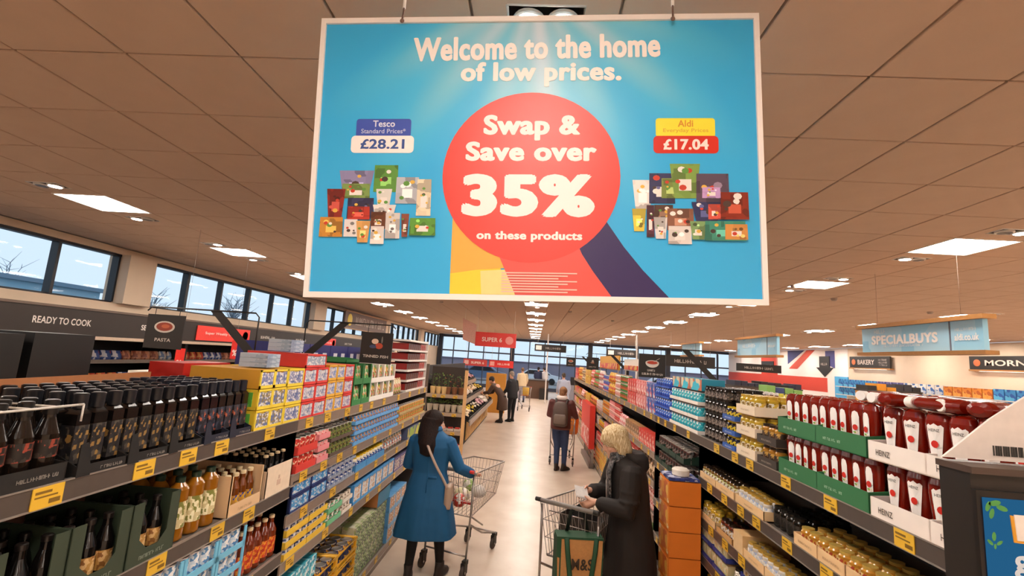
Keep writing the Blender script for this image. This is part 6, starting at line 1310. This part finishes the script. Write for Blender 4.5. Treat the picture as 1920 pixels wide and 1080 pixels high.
trolley((.70, 10.62, 0), -.08, 'shopping trolley with an orange bag pushed by the backpack shopper')
trolley((-.35, 20.5, 0), -.1, 'distant shopping trolley with a yellow bag before the checkouts')
def inT(loc, rz): return Matrix.Translation(loc) @ Matrix.Rotation(rz, 4, 'Z')
T1 = inT((-.80, 5.18, 0), -.36); T2 = inT((.37, 4.22, 0), -.5)
random.seed(3)
for i, (x, y, z, s, c, lb, sh) in enumerate(((-.05, .35, .63, .09, '#d9d2a8', 'pale bread bag in the blue coat woman\'s trolley', 'bag'), (.08, .5, .65, .08, '#e9e4de', 'white grocery pack in the blue coat woman\'s trolley', 'packet'), (0, .2, .61, .07, '#c9402c', 'red grocery pack in the blue coat woman\'s trolley', 'packet'), (-.1, .6, .67, .07, '#8fae5a', 'green bag of salad in the blue coat woman\'s trolley', 'bag'))):
    b = MB(); b.loft([[T1 @ V(x+s*a*math.cos(q), y+s*c_*math.sin(q), z+h) for q in [2*PI*j/10+.4 for j in range(10)]] for h, a, c_ in ((-.02, .7, .7), (.0, 1, 1), (.05, 1.05, .9), (.09, .8, .6), (.11, .3, .2))], PR(c, '#e6dfd6', c, s=25)); ob('grocery_pack', b, label=lb, cat=sh)
# dark crate in the front of the second trolley
t = thing('folding_crate', 'dark grey crate standing in the blonde woman\'s trolley', 'crate', mat=T2 @ Matrix.Translation((0, .24, .60)))
b = MB(); b.box(-.19, .19, 0, .3, 0, .01, BLKP)
for (x0, x1, y0, y1) in ((-.2, .2, -.005, .005), (-.2, .2, .3, .31), (-.2, -.19, 0, .3), (.19, .2, 0, .3)): b.box(x0, x1, y0, y1, 0, .26, M('#3a3431', .6))
ob('crate_body', b, t)
# jute bag hanging from the handle
t = thing('jute_bag', 'brown jute shopping bag with green sides and handles reading M&S', 'bag', (.44, 4.10, .33), .10)
JU = M('#c08850', .8, var=.08, scale=60); GN = M('#1f4a30', .7, var=.05)
b = MB(); b.loft([[(-w_, -d, z), (w_, -d, z), (w_, d, z), (-w_, d, z)] for z, w_, d in ((0, .15, .07), (.02, .165, .085), (.5, .185, .075), (.505, .18, .07))], JU, False); bg_ = ob('bag_body', b, t)
b = MB(); b.loft([[(-.187, -.078, z), (-.15-.0*z, -.088+.02*z, z), (-.15, .07, z), (-.19, .07, z)] for z in (.01, .49)], GN, False); ob('side_gusset', b, t); b = MB(); b.box(.16, .19, -.07, .07, .02, .49, GN); ob('side_gusset', b, t)
b = MB(); b.box(-.187, .187, -.079, .077, .49, .507, GN); ob('rim', b, t)
for y, nm in ((-.092, 'front'), (.085, 'back')):
    b = MB(); b.rod([(-.11, y+.01, .50), (-.10, y, .40), (-.075, y-.002, .22), (-.04, y-.004, .08), (0.01, y-.006, .03), (.06, y-.004, .08), (.095, y-.002, .22), (.12, y, .40), (.13, y+.01, .50)], [(.02, .005)]*9, GN, 6)
    if nm == 'back': b = MB(); b.rod([(-.09, .06, .49), (-.06, .05, .66), (.0, .03, .72), (.05, .05, .66), (.09, .06, .49)], [(.015, .004)]*5, M('#17201a', .7), 6)
    ob('carry_handle', b, t)
ob('lettering', textmesh('M&S', '#3a2a1c', .02, .17, .085), t, (.02, -.0885, .31))
b = MB(); b.loft([[(.93+.13*math.cos(q)*a, 10.95+.1*math.sin(q)*a, z) for q in [2*PI*j/12 for j in range(12)]] for z, a in ((.62, .8), (.66, 1), (.95, 1.1), (1.08, .8))], M('#e08a24', .6, var=.06)); ob('carrier_bag', b, label='orange carrier bag in the backpack shopper\'s trolley', cat='bag')
b = MB(); b.loft([[(-.3+.13*math.cos(q)*a, 20.8+.1*math.sin(q)*a, z) for q in [2*PI*j/12 for j in range(12)]] for z, a in ((.62, .8), (.66, 1), (.95, 1.1), (1.02, .8))], M('#e6b824', .6, var=.06)); ob('carrier_bag', b, label='yellow carrier bag in the distant trolley before the checkouts', cat='bag')
